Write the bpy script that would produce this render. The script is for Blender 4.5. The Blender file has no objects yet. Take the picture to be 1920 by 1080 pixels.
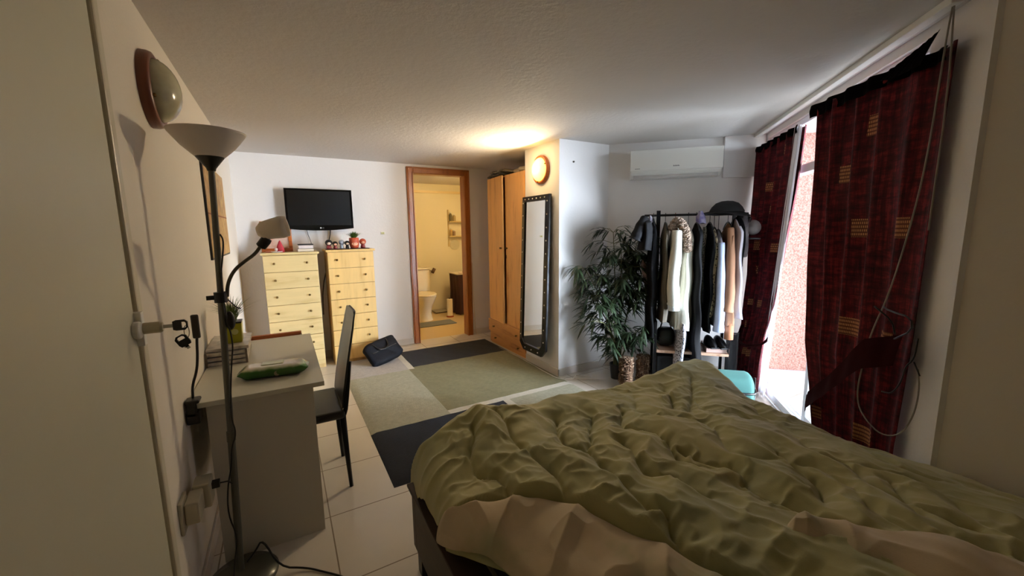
import bpy, bmesh, math, random
import numpy as np
from mathutils import Matrix, Vector
random.seed(7)
S = math.sqrt(.5); PI = math.pi
sc = bpy.context.scene; COL = sc.collection

# ---------------------------------------------------------------- camera, world, sun, exposure
CAMH = 1.42
def camera():
    f, pitch, yaw, roll = 747.1, .14311, .52048, -.013077
    cy, sy, cp, sp = math.cos(yaw), math.sin(yaw), math.cos(pitch), math.sin(pitch)
    fw = Vector((sy*cp, cy*cp, -sp)); rt = Vector((cy, -sy, 0)); up = rt.cross(fw)
    r2 = rt*math.cos(roll)+up*math.sin(roll); u2 = -rt*math.sin(roll)+up*math.cos(roll)
    cd = bpy.data.cameras.new('camera'); cd.sensor_width = 36; cd.lens = f/1920*36; cd.clip_start = .02
    c = bpy.data.objects.new('camera', cd); COL.objects.link(c)
    M = Matrix((( r2.x, u2.x, -fw.x, 0), (r2.y, u2.y, -fw.y, 0), (r2.z, u2.z, -fw.z, CAMH), (0, 0, 0, 1)))
    c.matrix_world = M; sc.camera = c
camera()
w = bpy.data.worlds.new('sky'); sc.world = w; w.use_nodes = True
bg = w.node_tree.nodes['Background']; bg.inputs[0].default_value = (.72, .84, 1, 1); bg.inputs[1].default_value = 1.3
sd = bpy.data.lights.new('sun', 'SUN'); sd.energy = 18; sd.angle = math.radians(42); sd.color = (.74, .85, 1)
so = bpy.data.objects.new('sun', sd); COL.objects.link(so)
so.rotation_euler = Vector((-.585, .81, -.04)).to_track_quat('-Z', 'Y').to_euler()
sc.view_settings.view_transform = 'Standard'; sc.view_settings.look = 'None'
sc.view_settings.exposure = 1.18; sc.view_settings.gamma = 1
sc.view_settings.use_curve_mapping = False
sc.cycles.max_bounces = 10; sc.cycles.diffuse_bounces = 6; sc.cycles.glossy_bounces = 4
sc.cycles.sample_clamp_indirect = 6

# ---------------------------------------------------------------- helpers
def tag(o, label=None, cat=None, group=None, kind=None):
    if label: o['label'] = label
    if cat: o['category'] = cat
    if group: o['group'] = group
    if kind: o['kind'] = kind
    return o
def thing(name, loc, label, cat, group=None):
    o = bpy.data.objects.new(name, None); COL.objects.link(o); o.location = loc
    o.empty_display_size = .05
    return tag(o, label, cat, group)
def origin(o):
    v = Vector(o.location); p = o.parent
    while p: v += Vector(p.location); p = p.parent
    return v
class MB:
    def __init__(s): s.v = []; s.f = []; s.m = []; s.uv = None
    def add(s, v, f, m=0):
        b = len(s.v); s.v += [tuple(p) for p in v]; s.f += [tuple(i+b for i in q) for q in f]; s.m += [m]*len(f); return s
    def box(s, a, b, m=0, R=None, taper=1):
        x0, y0, z0 = a; x1, y1, z1 = b
        v = [(x0,y0,z0),(x1,y0,z0),(x1,y1,z0),(x0,y1,z0),(x0,y0,z1),(x1,y0,z1),(x1,y1,z1),(x0,y1,z1)]
        if taper != 1:
            cx, cy = (x0+x1)/2, (y0+y1)/2
            v = v[:4]+[(cx+(p[0]-cx)*taper, cy+(p[1]-cy)*taper, p[2]) for p in v[4:]]
        if R: v = [R @ Vector(p) for p in v]
        return s.add(v, [(0,3,2,1),(4,5,6,7),(0,1,5,4),(1,2,6,5),(2,3,7,6),(3,0,4,7)], m)
    def tube(s, pts, r, n=10, m=0, cap=True, smooth=0):
        P = [Vector(p) for p in pts]
        if smooth:
            for _ in range(smooth):
                Q = [P[0]]
                for a, b in zip(P, P[1:]): Q += [a*.75+b*.25, a*.25+b*.75]
                P = Q+[P[-1]]
        k = len(P); rr = r if callable(r) else (lambda t: r)
        V = []; F = []; up = None
        for i, p in enumerate(P):
            t = (P[min(i+1, k-1)]-P[max(i-1, 0)]).normalized()
            if up is None: up = t.orthogonal().normalized()
            up = (up-t*up.dot(t)).normalized(); sd_ = t.cross(up); ra = rr(i/(k-1))
            V += [p+(up*math.cos(2*PI*j/n)+sd_*math.sin(2*PI*j/n))*ra for j in range(n)]
        for i in range(k-1):
            for j in range(n):
                F.append((i*n+j, i*n+(j+1)%n, (i+1)*n+(j+1)%n, (i+1)*n+j))
        if cap: F += [tuple(reversed(range(n))), tuple(range((k-1)*n, k*n))]
        return s.add(V, F, m)
    def lathe(s, prof, c=(0,0,0), n=28, m=0, R=None, cap=True, sx=1, sy=1):
        V = []; F = []; k = len(prof)
        for r, z in prof:
            for j in range(n):
                p = Vector((r*sx*math.cos(2*PI*j/n), r*sy*math.sin(2*PI*j/n), z))
                if R: p = R @ p
                V.append(p+Vector(c))
        for i in range(k-1):
            for j in range(n): F.append((i*n+j, i*n+(j+1)%n, (i+1)*n+(j+1)%n, (i+1)*n+j))
        if cap: F += [tuple(reversed(range(n))), tuple(range((k-1)*n, k*n))]
        return s.add(V, F, m)
    def ball(s, c, r, n=16, m=0, sx=1, sy=1, sz=1):
        pr = [(max(1e-4, r*math.sin(PI*i/10)), -r*sz*math.cos(PI*i/10)) for i in range(11)]
        return s.lathe(pr, c, n, m, sx=sx, sy=sy, cap=False)
    def grid(s, fn, nu, nv, m=0, wrap=False):
        V = [fn(i/(nu-(0 if wrap else 1)), j/(nv-1)) for j in range(nv) for i in range(nu)]
        F = []
        for j in range(nv-1):
            for i in range(nu if wrap else nu-1):
                i2 = (i+1) % nu; F.append((j*nu+i, j*nu+i2, (j+1)*nu+i2, (j+1)*nu+i))
        return s.add(V, F, m)
    def xf(s, M): s.v = [tuple(M @ Vector(p)) for p in s.v]; return s
    def build(s, name, mats, parent=None, smooth=False, bevel=0, uv=None, seg=2, angle=35):
        if not isinstance(mats, (list, tuple)): mats = [mats]
        if parent is not None: o0 = origin(parent)
        else:
            xs, ys, zs = zip(*s.v); o0 = Vector(((min(xs)+max(xs))/2, (min(ys)+max(ys))/2, min(zs)))
        me = bpy.data.meshes.new(name)
        me.from_pydata([(p[0]-o0[0], p[1]-o0[1], p[2]-o0[2]) for p in s.v], [], s.f)
        for q in mats: me.materials.append(q)
        if len(mats) > 1: me.polygons.foreach_set('material_index', s.m)
        if smooth: me.polygons.foreach_set('use_smooth', [True]*len(me.polygons))
        if uv is not None:
            L = me.uv_layers.new(name='uv')
            vi = np.zeros(len(me.loops), int); me.loops.foreach_get('vertex_index', vi)
            L.data.foreach_set('uv', np.array(uv, dtype=float)[vi].ravel())
        me.update()
        o = bpy.data.objects.new(name, me); COL.objects.link(o)
        if parent is not None: o.parent = parent
        else: o.location = o0
        if bevel:
            b = o.modifiers.new('bevel', 'BEVEL'); b.width = bevel; b.segments = seg; b.limit_method = 'ANGLE'; b.angle_limit = math.radians(angle)
        if smooth == 'auto' or (bevel and smooth is not False): pass
        return o
def B(a, b, m=0): return MB().box(a, b, m)
def copy_tree(o, loc=None, parent=None):
    c = o.copy(); COL.objects.link(c)
    if parent is not None: c.parent = parent
    if loc is not None: c.location = loc
    for ch in list(o.children): copy_tree(ch, None, c)
    return c
def text_mesh(txt, size, depth=.001):
    cu = bpy.data.curves.new('lettering', 'FONT'); cu.body = txt; cu.size = size; cu.extrude = depth
    cu.align_x = 'CENTER'; cu.align_y = 'CENTER'
    o = bpy.data.objects.new('lettering', cu); COL.objects.link(o)
    dg = bpy.context.evaluated_depsgraph_get(); me = bpy.data.meshes.new_from_object(o.evaluated_get(dg))
    mb = MB().add([tuple(v.co) for v in me.vertices], [tuple(p.vertices) for p in me.polygons])
    bpy.data.objects.remove(o); return mb

# value noise in numpy
_rs = np.random.RandomState(3); _T = _rs.rand(256, 256)
def vn(x, y, s=0):
    x = np.asarray(x, float)+s*17.3; y = np.asarray(y, float)+s*9.7
    xi = np.floor(x).astype(int); yi = np.floor(y).astype(int); fx = x-xi; fy = y-yi
    fx = fx*fx*fx*(fx*(fx*6-15)+10); fy = fy*fy*fy*(fy*(fy*6-15)+10)
    g = lambda a, b: _T[a % 256, b % 256]
    return (g(xi,yi)*(1-fx)+g(xi+1,yi)*fx)*(1-fy)+(g(xi,yi+1)*(1-fx)+g(xi+1,yi+1)*fx)*fy
def fb(x, y, s=0, o=4):
    r = 0; a = .5
    for k in range(o): r = r+a*(vn(np.asarray(x)*2**k, np.asarray(y)*2**k, s+k)-.5)*2; a *= .5
    return r

# ---------------------------------------------------------------- materials
def newmat(name):
    m = bpy.data.materials.new(name); m.use_nodes = True
    return m, m.node_tree, m.node_tree.nodes['Principled BSDF']
def lin(c):
    return tuple((x/12.92 if x <= .04045 else ((x+.055)/1.055)**2.4) for x in c)+(1,)
def coord(nt, scale=(1,1,1), uv=False, rot=(0,0,0)):
    tc = nt.nodes.new('ShaderNodeTexCoord'); mp = nt.nodes.new('ShaderNodeMapping'); mp.inputs['Scale'].default_value = scale
    mp.inputs['Rotation'].default_value = rot
    nt.links.new(tc.outputs['UV' if uv else 'Object'], mp.inputs[0]); return mp.outputs[0]
def noise(nt, vec, scale, detail=4, rough=.5):
    n = nt.nodes.new('ShaderNodeTexNoise'); n.inputs['Scale'].default_value = scale; n.inputs['Detail'].default_value = detail
    n.inputs['Roughness'].default_value = rough; nt.links.new(vec, n.inputs['Vector']); return n.outputs['Fac']
def ramp(nt, fac, stops):
    r = nt.nodes.new('ShaderNodeValToRGB'); e = r.color_ramp.elements
    while len(e) < len(stops): e.new(.5)
    for k, (p, c) in enumerate(stops): e[k].position = p; e[k].color = c
    nt.links.new(fac, r.inputs[0]); return r.outputs[0]
def bump(nt, bs, h, strength, dist=.01):
    b = nt.nodes.new('ShaderNodeBump'); b.inputs['Strength'].default_value = strength; b.inputs['Distance'].default_value = dist
    nt.links.new(h, b.inputs['Height']); nt.links.new(b.outputs[0], bs.inputs['Normal'])
def mat(name, c, rough=.6, metal=0, var=.0, vs=6, bmp=0, bs=80, bd=.004, spec=.5, stretch=(1,1,1), c2=None, **k):
    m, nt, b = newmat(name); b.inputs['Roughness'].default_value = rough; b.inputs['Metallic'].default_value = metal
    b.inputs['Specular IOR Level'].default_value = spec
    L = lin(c)
    if var or c2:
        v = coord(nt, stretch); n = noise(nt, v, vs)
        d = lin(c2) if c2 else tuple(x*(1-var) for x in L[:3])+(1,)
        nt.links.new(ramp(nt, n, [(.3, d), (.7, L)]), b.inputs['Base Color'])
    else: b.inputs['Base Color'].default_value = L
    if bmp: bump(nt, b, noise(nt, coord(nt, stretch), bs, 5), bmp, bd)
    for kk, vv in k.items(): b.inputs[kk.replace('_', ' ')].default_value = vv
    return m
def wood(name, c1, c2, axis='z', rough=.45, scale=9, knots=True):
    m, nt, b = newmat(name); st = {'x': (.12,1,1), 'y': (1,.12,1), 'z': (1,1,.12)}[axis]
    v = coord(nt, st); n = noise(nt, v, scale*2.2, 6, .6); n2 = noise(nt, v, scale*9, 4, .6)
    mx = nt.nodes.new('ShaderNodeMath'); mx.operation = 'MULTIPLY_ADD'; mx.inputs[1].default_value = .35
    nt.links.new(n2, mx.inputs[0]); nt.links.new(n, mx.inputs[2])
    cl = ramp(nt, mx.outputs[0], [(.45, lin(c2)), (.62, lin(c1)), (.85, lin([x*1.04 for x in c1]))])
    nt.links.new(cl, b.inputs['Base Color']); b.inputs['Roughness'].default_value = rough
    bump(nt, b, n2, .15, .002); return m
def plaster(name, c, rough=.85, strength=.35, sc_=45, var=.04):
    m, nt, b = newmat(name); v = coord(nt)
    n = noise(nt, v, 1.3, 3); L = lin(c)
    nt.links.new(ramp(nt, n, [(.3, tuple(x*(1-var) for x in L[:3])+(1,)), (.7, L)]), b.inputs['Base Color'])
    b.inputs['Roughness'].default_value = rough; bump(nt, b, noise(nt, v, sc_, 6, .6), strength, .006); return m
def glossm(name, c, rough=.1): return mat(name, c, rough)
def emis(name, c, s, base=(.9,.85,.7)):
    m, nt, b = newmat(name); b.inputs['Base Color'].default_value = lin(base); b.inputs['Emission Color'].default_value = lin(c)
    b.inputs['Emission Strength'].default_value = s; b.inputs['Roughness'].default_value = .3; return m

M = {}
M['wall'] = plaster('white_wall_plaster', (.90,.885,.87), strength=.2)
M['wall_warm'] = plaster('cream_wall_plaster', (.90,.87,.82), strength=.2)
M['wall_bath'] = plaster('bathroom_wall_tile', (.93,.90,.80), .35, .02)
M['ceil'] = plaster('rough_ceiling_plaster', (.84,.82,.80), strength=.55, sc_=30)
M['closet'] = mat('cream_painted_door', (.78,.77,.69), .45, var=.05, vs=2, bmp=.1, bs=150, bd=.001)
M['white'] = mat('white_plastic', (.88,.88,.86), .35)
M['whitemetal'] = mat('white_aluminium', (.90,.91,.93), .3)
M['black'] = mat('black_plastic', (.06,.06,.065), .4)
M['blackmetal'] = mat('black_metal', (.07,.07,.08), .35, .5)
M['leather'] = mat('black_leatherette', (.07,.075,.08), .32, bmp=.2, bs=160, bd=.001)
M['darkgrey'] = mat('dark_grey_metal', (.36,.36,.33), .4, .3)
M['chrome'] = mat('brushed_metal', (.7,.69,.66), .25, 1)
M['brass'] = mat('old_brass', (.45,.36,.2), .35, .9)
M['mirror'] = mat('mirror_glass', (.93,.94,.93), .015, 1)
M['pine'] = wood('pale_pine_veneer', (.86,.76,.54), (.78,.66,.42), 'x', .42, 5)
M['pine_v'] = wood('yellow_pine_veneer', (.87,.72,.45), (.80,.62,.34), 'z', .42, 5)
M['pine_side'] = wood('pine_carcass', (.80,.68,.46), (.70,.56,.34), 'z', .5, 5)
M['ward'] = wood('orange_pine', (.86,.63,.36), (.74,.50,.25), 'z', .42, 6)
M['ward_h'] = wood('orange_pine_drawer', (.76,.53,.29), (.64,.41,.20), 'y', .42, 6)
M['oak'] = wood('varnished_oak', (.62,.36,.14), (.48,.25,.08), 'z', .28, 10)
M['frame_wood'] = wood('cherry_wood', (.66,.36,.17), (.50,.24,.10), 'x', .35, 12)
M['redwood'] = wood('red_brown_wood', (.55,.26,.14), (.38,.15,.08), 'z', .35, 12)
M['edge'] = mat('brown_edge', (.45,.40,.35), .5)
M['greymel'] = mat('pale_grey_laminate', (.76,.74,.69), .5, bmp=.04, bs=300, bd=.0005)
M['desktop'] = mat('cream_laminate_top', (.76,.75,.69), .38)

def floor_mat(name, c, g, tile, ox, oy, rough=.22, gw=.006):
    m, nt, b = newmat(name); tc = nt.nodes.new('ShaderNodeTexCoord'); sp = nt.nodes.new('ShaderNodeSeparateXYZ')
    nt.links.new(tc.outputs['Object'], sp.inputs[0])
    def line(out, off):
        a = nt.nodes.new('ShaderNodeMath'); a.operation = 'SUBTRACT'; a.inputs[1].default_value = off; nt.links.new(out, a.inputs[0])
        p = nt.nodes.new('ShaderNodeMath'); p.operation = 'PINGPONG'; p.inputs[1].default_value = tile/2; nt.links.new(a.outputs[0], p.inputs[0])
        l = nt.nodes.new('ShaderNodeMath'); l.operation = 'LESS_THAN'; l.inputs[1].default_value = gw/2; nt.links.new(p.outputs[0], l.inputs[0]); return l.outputs[0]
    mx = nt.nodes.new('ShaderNodeMath'); mx.operation = 'MAXIMUM'
    nt.links.new(line(sp.outputs[0], ox), mx.inputs[0]); nt.links.new(line(sp.outputs[1], oy), mx.inputs[1])
    n = noise(nt, tc.outputs['Object'], 2.5, 5)
    base = ramp(nt, n, [(.3, lin([x*.96 for x in c])), (.7, lin(c))])
    mix = nt.nodes.new('ShaderNodeMixRGB'); nt.links.new(mx.outputs[0], mix.inputs[0]); nt.links.new(base, mix.inputs[1]); mix.inputs[2].default_value = lin(g)
    nt.links.new(mix.outputs[0], b.inputs['Base Color']); b.inputs['Roughness'].default_value = rough
    iv = nt.nodes.new('ShaderNodeMath'); iv.operation = 'SUBTRACT'; iv.inputs[0].default_value = 1; nt.links.new(mx.outputs[0], iv.inputs[1])
    bump(nt, b, iv.outputs[0], .3, .002); return m
M['tile'] = floor_mat('cream_floor_tiles', (.84,.81,.76), (.55,.50,.44), .45, .10, 2.05)
M['tile_out'] = floor_mat('balcony_tiles', (.62,.60,.61), (.58,.54,.52), .33, .1, .05, .5)

def stucco():
    m, nt, b = newmat('pink_stucco'); v = coord(nt)
    n = noise(nt, v, 70, 4, .7)
    nt.links.new(ramp(nt, n, [(.38, lin((.50,.34,.29))), (.56, lin((.64,.48,.43)))]), b.inputs['Base Color'])
    b.inputs['Roughness'].default_value = .95; bump(nt, b, noise(nt, v, 55, 4, .7), .9, .012); return m
M['stucco'] = stucco()

# plan of the room, metres
XL, YF, HC = -.386, 4.947, 2.236
XC, YC, PX = 2.25, 3.03, 2.85
XR = 2.20
P0 = Vector((PX, YC, 0)); C0 = Vector((3.807, 2.0746, 0))
F_AC = Matrix.Translation(P0) @ Matrix.Rotation(math.radians(-45), 4, 'Z')    # local x along the air-conditioner wall, y behind it
F_WIN = Matrix.Translation(C0) @ Matrix.Rotation(math.radians(225), 4, 'Z')   # local x along the window wall, y outdoors
AL = 1.353; WL = 2.273

# ---------------------------------------------------------------- the setting
def struct(name, mb, m, parent=None, **k):
    o = mb.build(name, m, parent, **k)
    if parent is None: o['kind'] = 'structure'
    return o
fl = MB().box((-.6,-1.4,-.12), (4.2,5.05,0)); o = fl.build('floor', M['tile']); o['kind'] = 'structure'
for v in o.data.vertices: v.co += o.location
o.location = (0,0,0)
struct('ceiling', B((-.6,-1.4,HC), (4.2,5.05,HC+.1)), M['ceil'])
struct('wall_left', B((XL-.12,-1.35,0), (XL,YF+.1,HC)), M['wall_warm'])
struct('wall_back', B((XL-.12,-1.4,0), (XR+.15,-1.25,HC)), M['wall_warm'])
struct('wall_right', B((XR,-1.3,0), (XR+.14,.467,HC)), M['wall_warm'])
fw = MB().box((XL-.1,YF,0), (1.40,YF+.1,HC)).box((1.40,YF,2.19), (2.19,YF+.1,HC)).box((2.19,YF,0), (2.95,YF+.1,HC))
struct('wall_far', fw, M['wall'])
struct('wall_nook', B((PX,3.6,0), (PX+.1,YF+.1,HC)), M['wall'])
struct('wall_column', B((XC,YC,0), (PX+.1,3.62,HC)), M['wall'])
struct('wall_conditioner', MB().box((0,0,0), (AL+.02,.1,HC)).xf(F_AC), M['wall'])
ww = MB().box((-.02,0,0), (.08,.14,HC)).box((1.99,0,0), (WL+.02,.14,HC)).box((.08,0,2.19), (1.99,.14,HC))
struct('wall_window', ww.xf(F_WIN), M['wall'])
# boxed ledge in the corner right of the air conditioner
struct('trim_1', MB().box((1.02,-.035,1.875), (AL-.005,0,HC)).xf(F_AC), M['wall'])
# skirting tiles
bbm = mat('skirting_tile', (.82,.79,.75), .25)
sk = MB().box((XL,YF-.012,0), (1.372,YF,.075)); struct('baseboard_far', sk, bbm, bevel=.003)
struct('baseboard_nook', MB().box((2.20,YF-.012,0), (PX,YF,.075)), bbm, bevel=.003)
struct('baseboard_column', MB().box((XC-.012,YC-.012,0), (XC,3.62,.075)).box((XC-.012,YC-.012,0), (PX,YC,.075)), bbm, bevel=.003)
struct('baseboard_conditioner', MB().box((.006,-.012,0), (AL-.02,0,.075)).xf(F_AC), bbm, bevel=.003)
struct('baseboard_left', B((XL,1.53,0), (XL+.012,YF-.02,.075)), bbm, bevel=.003)

# bathroom behind the far wall
struct('floor_bathroom', B((1.1,5.05,-.12), (3.2,6.95,0)), mat('bathroom_floor', (.84,.74,.55), .2))
struct('wall_bathroom', MB().box((1.1,6.82,0), (3.2,6.92,HC)).box((1.1,5.05,0), (1.2,6.82,HC)).box((2.98,5.05,0), (3.2,6.82,HC)), M['wall_bath'])
struct('ceiling_bathroom', B((1.1,5.05,HC), (3.2,6.95,HC+.1)), M['ceil'])
struct('trim_2', B((1.2,6.79,2.08), (2.98,6.82,2.12)), mat('pale_border_tile', (.9,.82,.62), .3))
# door frame
df = MB().box((1.376,YF-.025,0), (1.455,YF+.115,2.205)).box((2.120,YF-.025,0), (2.200,YF+.115,2.205)).box((1.455,YF-.025,2.125), (2.120,YF+.115,2.205))
dfo = struct('door_1', df, M['oak'], bevel=.006)
st = MB().box((1.388,YF-.035,0), (1.400,YF-.025,2.195)).box((2.176,YF-.035,0), (2.188,YF-.025,2.195)).box((1.388,YF-.035,2.183), (2.188,YF-.025,2.195)).box((1.440,YF-.038,0), (1.452,YF-.025,2.135)).box((2.123,YF-.038,0), (2.135,YF-.025,2.135)).box((1.44,YF-.038,2.128), (2.135,YF-.025,2.14))
st.build('moulding', M['oak'], dfo, bevel=.003)

# flush closet door on the left wall, with lock
cd_ = struct('door_2', B((XL,.55,0), (XL+.018,1.452,HC-.002)), M['closet'], bevel=.004)
jm = MB().box((XL,1.478,0), (XL+.022,1.520,HC-.002)); struct('trim_3', jm, mat('cream_jamb', (.80,.77,.68), .4), bevel=.006, smooth=False)
struct('trim_4', MB().box((XL,1.458,0), (XL+.006,1.472,HC-.002)), mat('grey_hinge_seal', (.45,.43,.37), .5))
lk = MB()
RY = Matrix.Rotation(PI/2, 4, 'Y')
lk.lathe([(.024,0), (.024,.012), (.021,.016)], (XL+.018,1.432,1.163), 24, R=RY)
lk.box((XL+.012,1.445,1.115), (XL+.034,1.468,1.21))
lk.build('escutcheon', M['white'], cd_, bevel=.002)
MB().lathe([(.016,0), (.016,.040), (.012,.046)], (XL+.030,1.452,1.163), 24, R=RY).build('lock_cylinder', mat('dull_nickel', (.72,.69,.60), .35, .7), cd_, smooth=False)
# keys
kt = thing('key_pair', (XL+.08,1.452,1.15), 'two black headed keys on a ring, one in the closet door lock', 'keys')
def keyhead(mb, c, R_):
    T = Matrix.Translation(c) @ R_
    hd = MB()
    out = [(-.003,-.012), (.004,-.015), (.024,-.015), (.031,-.008), (.031,.008), (.024,.015), (.004,.015), (-.003,.012)]
    inn = [(.017,-.009), (.017,-.009), (.024,-.009), (.027,-.005), (.027,.005), (.024,.009), (.017,.009), (.017,.009)]
    V = [(x,-.0035,z) for x,z in out]+[(x,.0035,z) for x,z in out]+[(x,-.0035,z) for x,z in inn]+[(x,.0035,z) for x,z in inn]
    F = []
    for i in range(8):
        j = (i+1) % 8; F += [(i,j,8+j,8+i), (16+i,24+i,24+j,16+j), (i,16+i,16+j,j), (8+i,8+j,24+j,24+i)]
    hd.add(V, F).xf(T); mb.v += []; return mb.add(hd.v, hd.f)
K1 = Matrix.Rotation(0, 4, 'Z')
mb = MB(); keyhead(mb, (XL+.100,1.452,1.163), K1); mb.build('key_head', M['black'], kt)
MB().box((XL+.072,1.4505,1.158), (XL+.10,1.4535,1.168)).build('key_blade', M['chrome'], kt)
K2 = Matrix.Rotation(math.radians(62), 4, 'Y')
mb = MB(); keyhead(mb, (XL+.112,1.452,1.122), K2 @ Matrix.Rotation(PI, 4, 'Z') @ Matrix.Translation((-.02,0,0))); mb.build('key_head', M['black'], kt)
MB().box((.0,-.0015,-.004), (.030,.0015,.004)).box((.008,-.0015,-.007), (.024,.0015,.004)).xf(Matrix.Translation((XL+.113,1.452,1.118)) @ K2).build('key_blade', M['chrome'], kt)
MB().tube([(XL+.126+.006*math.cos(a), 1.452+.002*math.sin(a), 1.142+.018*math.sin(a)) for a in [2*PI*i/16 for i in range(17)]], .0012, 6).build('key_ring', M['chrome'], kt, smooth=True)

# ---------------------------------------------------------------- window, balcony
wf = MB()
def fr(x0, x1, z0, z1, y0, y1, t, mb):
    return mb.box((x0,y0,z0), (x0+t,y1,z1)).box((x1-t,y0,z0), (x1,y1,z1)).box((x0+t,y0,z0), (x1-t,y1,z0+t)).box((x0+t,y0,z1-t), (x1-t,y1,z1))
fr(.08, 1.99, 0, 2.19, .02, .12, .045, wf)
wf.box((.125,.02,1.80), (1.05,.10,1.86))
wo = struct('window_1', wf.xf(F_WIN), M['whitemetal'], bevel=.004)
trk = MB().box((.125,-.01,0), (1.95,.00,.012))
for k in range(3): trk.box((.125,.02+.03*k,.045), (1.945,.026+.03*k,.056))
trk.xf(F_WIN).build('track', M['whitemetal'], wo)
sash = MB(); fr(1.03, 1.94, .05, 2.14, .055, .085, .05, sash); sash.xf(F_WIN).build('sash', M['whitemetal'], wo, bevel=.003)
gm, gnt, gb = newmat('clear_glass'); gb.inputs['Roughness'].default_value = .02; gb.inputs['Transmission Weight'].default_value = 1; gb.inputs['IOR'].default_value = 1.05; gb.inputs['Base Color'].default_value = (.93,.98,.99,1)
MB().box((1.08,.067,.10), (1.89,.073,2.09)).xf(F_WIN).build('pane', gm, wo)
struct('floor_balcony', MB().box((-1.2,.14,-.14), (4.5,2.6,-.02)).xf(F_WIN), M['tile_out'])
struct('wall_balcony', MB().box((-.20,.14,-.02), (-.05,2.6,3.0)).xf(F_WIN), M['stucco'])
struct('ceiling_sky_blocker', MB().box((-.2,.14,2.42), (3.2,1.35,2.55)).xf(F_WIN), M['ceil'])  # unseen overhang, added to cut the sky light on the pink wall
struct('baseboard_balcony', MB().box((-.05,.14,-.02), (-.035,2.45,.07)).xf(F_WIN), M['tile_out'])

# ---------------------------------------------------------------- curtains
def lerp_tab(tab, z):
    zs = [p[0] for p in tab]; vs = [p[1] for p in tab]
    return float(np.interp(z, zs, vs))
def curtain_mat(name, motifs):
    m, nt, b = newmat(name)
    tc = nt.nodes.new('ShaderNodeTexCoord'); sp = nt.nodes.new('ShaderNodeSeparateXYZ'); nt.links.new(tc.outputs['UV'], sp.inputs[0])
    def math_(op, a, b_=None):
        n = nt.nodes.new('ShaderNodeMath'); n.operation = op
        for i, q in enumerate((a, b_)):
            if q is None: continue
            if isinstance(q, (int, float)): n.inputs[i].default_value = q
            else: nt.links.new(q, n.inputs[i])
        return n.outputs[0]
    U, V = sp.outputs[0], sp.outputs[1]
    v = coord(nt, (1,1,1), uv=True)
    mp1 = coord(nt, (2,14,1), uv=True); mp2 = coord(nt, (16,2,1), uv=True)
    weave = math_('MULTIPLY', noise(nt, mp1, 2.2, 4, .7), noise(nt, mp2, 1.8, 4, .7))
    base = ramp(nt, weave, [(.14, lin((.13,.035,.055))), (.26, lin((.30,.055,.09))), (.36, lin((.47,.11,.13))), (.5, lin((.30,.15,.16)))])
    mask = None
    for (u0, v0, hw, hh) in motifs:
        du = math_('LESS_THAN', math_('ABSOLUTE', math_('SUBTRACT', U, u0)), hw)
        dv = math_('LESS_THAN', math_('ABSOLUTE', math_('SUBTRACT', V, v0)), hh)
        k = math_('MULTIPLY', du, dv); mask = k if mask is None else math_('MAXIMUM', mask, k)
    vo = nt.nodes.new('ShaderNodeTexBrick'); vo.inputs['Scale'].default_value = 27; vo.inputs['Mortar Size'].default_value = .11; vo.inputs['Mortar Smooth'].default_value = .1
    vo.inputs['Brick Width'].default_value = .42; vo.inputs['Row Height'].default_value = .5
    nt.links.new(v, vo.inputs['Vector']); vo.inputs['Color1'].default_value = (1,1,1,1); vo.inputs['Color2'].default_value = (.75,.75,.75,1); vo.inputs['Mortar'].default_value = (.1,.1,.1,1)
    gold = nt.nodes.new('ShaderNodeMixRGB'); nt.links.new(vo.outputs['Color'], gold.inputs[0]); gold.inputs[1].default_value = lin((.28,.08,.07)); gold.inputs[2].default_value = lin((.80,.56,.36))
    mix = nt.nodes.new('ShaderNodeMixRGB'); nt.links.new(mask, mix.inputs[0]); nt.links.new(base, mix.inputs[1]); nt.links.new(gold.outputs[0], mix.inputs[2])
    nt.links.new(mix.outputs[0], b.inputs['Base Color']); b.inputs['Roughness'].default_value = .75
    b.inputs['Specular IOR Level'].default_value = .2
    bump(nt, b, noise(nt, v, 160, 3), .25, .002); return m
def curtain(tL, tR, off, z0, z1, pl, amp, cw, motifs, label, seed, nu=180, nv=120, rs=0):
    root_loc = F_WIN @ Vector(((lerp_tab(tL,1)+lerp_tab(tR,1))/2, -.1, z0))
    th = thing('curtain', root_loc, label, 'curtain', 'burgundy curtains at the balcony door')
    mb = MB(); uv = []
    for j in range(nv):
        z = z0+(z1-z0)*j/(nv-1)
        a, b_ = lerp_tab(tL, z), lerp_tab(tR, z)
        for i in range(nu):
            s = i/(nu-1)
            t = a+(b_-a)*s
            am = lerp_tab(amp, z)
            wv = math.sin(2*PI*pl*s+seed+.5*math.sin(z*1.7+seed))*am+float(fb(s*9, z*1.3+seed, seed, 2))*am*1.1
            t2 = t+.35*am*math.cos(2*PI*pl*s*1.0+seed)
            y = -lerp_tab(off, z)*(1-rs*s)-wv*(1-rs*.6*s)
            mb.v.append(tuple(F_WIN @ Vector((t2, y, z)))); uv.append((s*cw, z))
    for j in range(nv-1):
        for i in range(nu-1): mb.f.append((j*nu+i, j*nu+i+1, (j+1)*nu+i+1, (j+1)*nu+i)); mb.m.append(0)
    mo = []
    for (t, z, wd, hh) in motifs:
        a, b_ = lerp_tab(tL, z), lerp_tab(tR, z); s = (t-a)/(b_-a); mo.append((s*cw, z, wd/(b_-a)*cw/2, hh/2))
    o = mb.build('fabric', curtain_mat('burgundy_weave', mo), th, smooth=True, uv=uv)
    sm = o.modifiers.new('thickness', 'SOLIDIFY'); sm.thickness = .002
    return th
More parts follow.
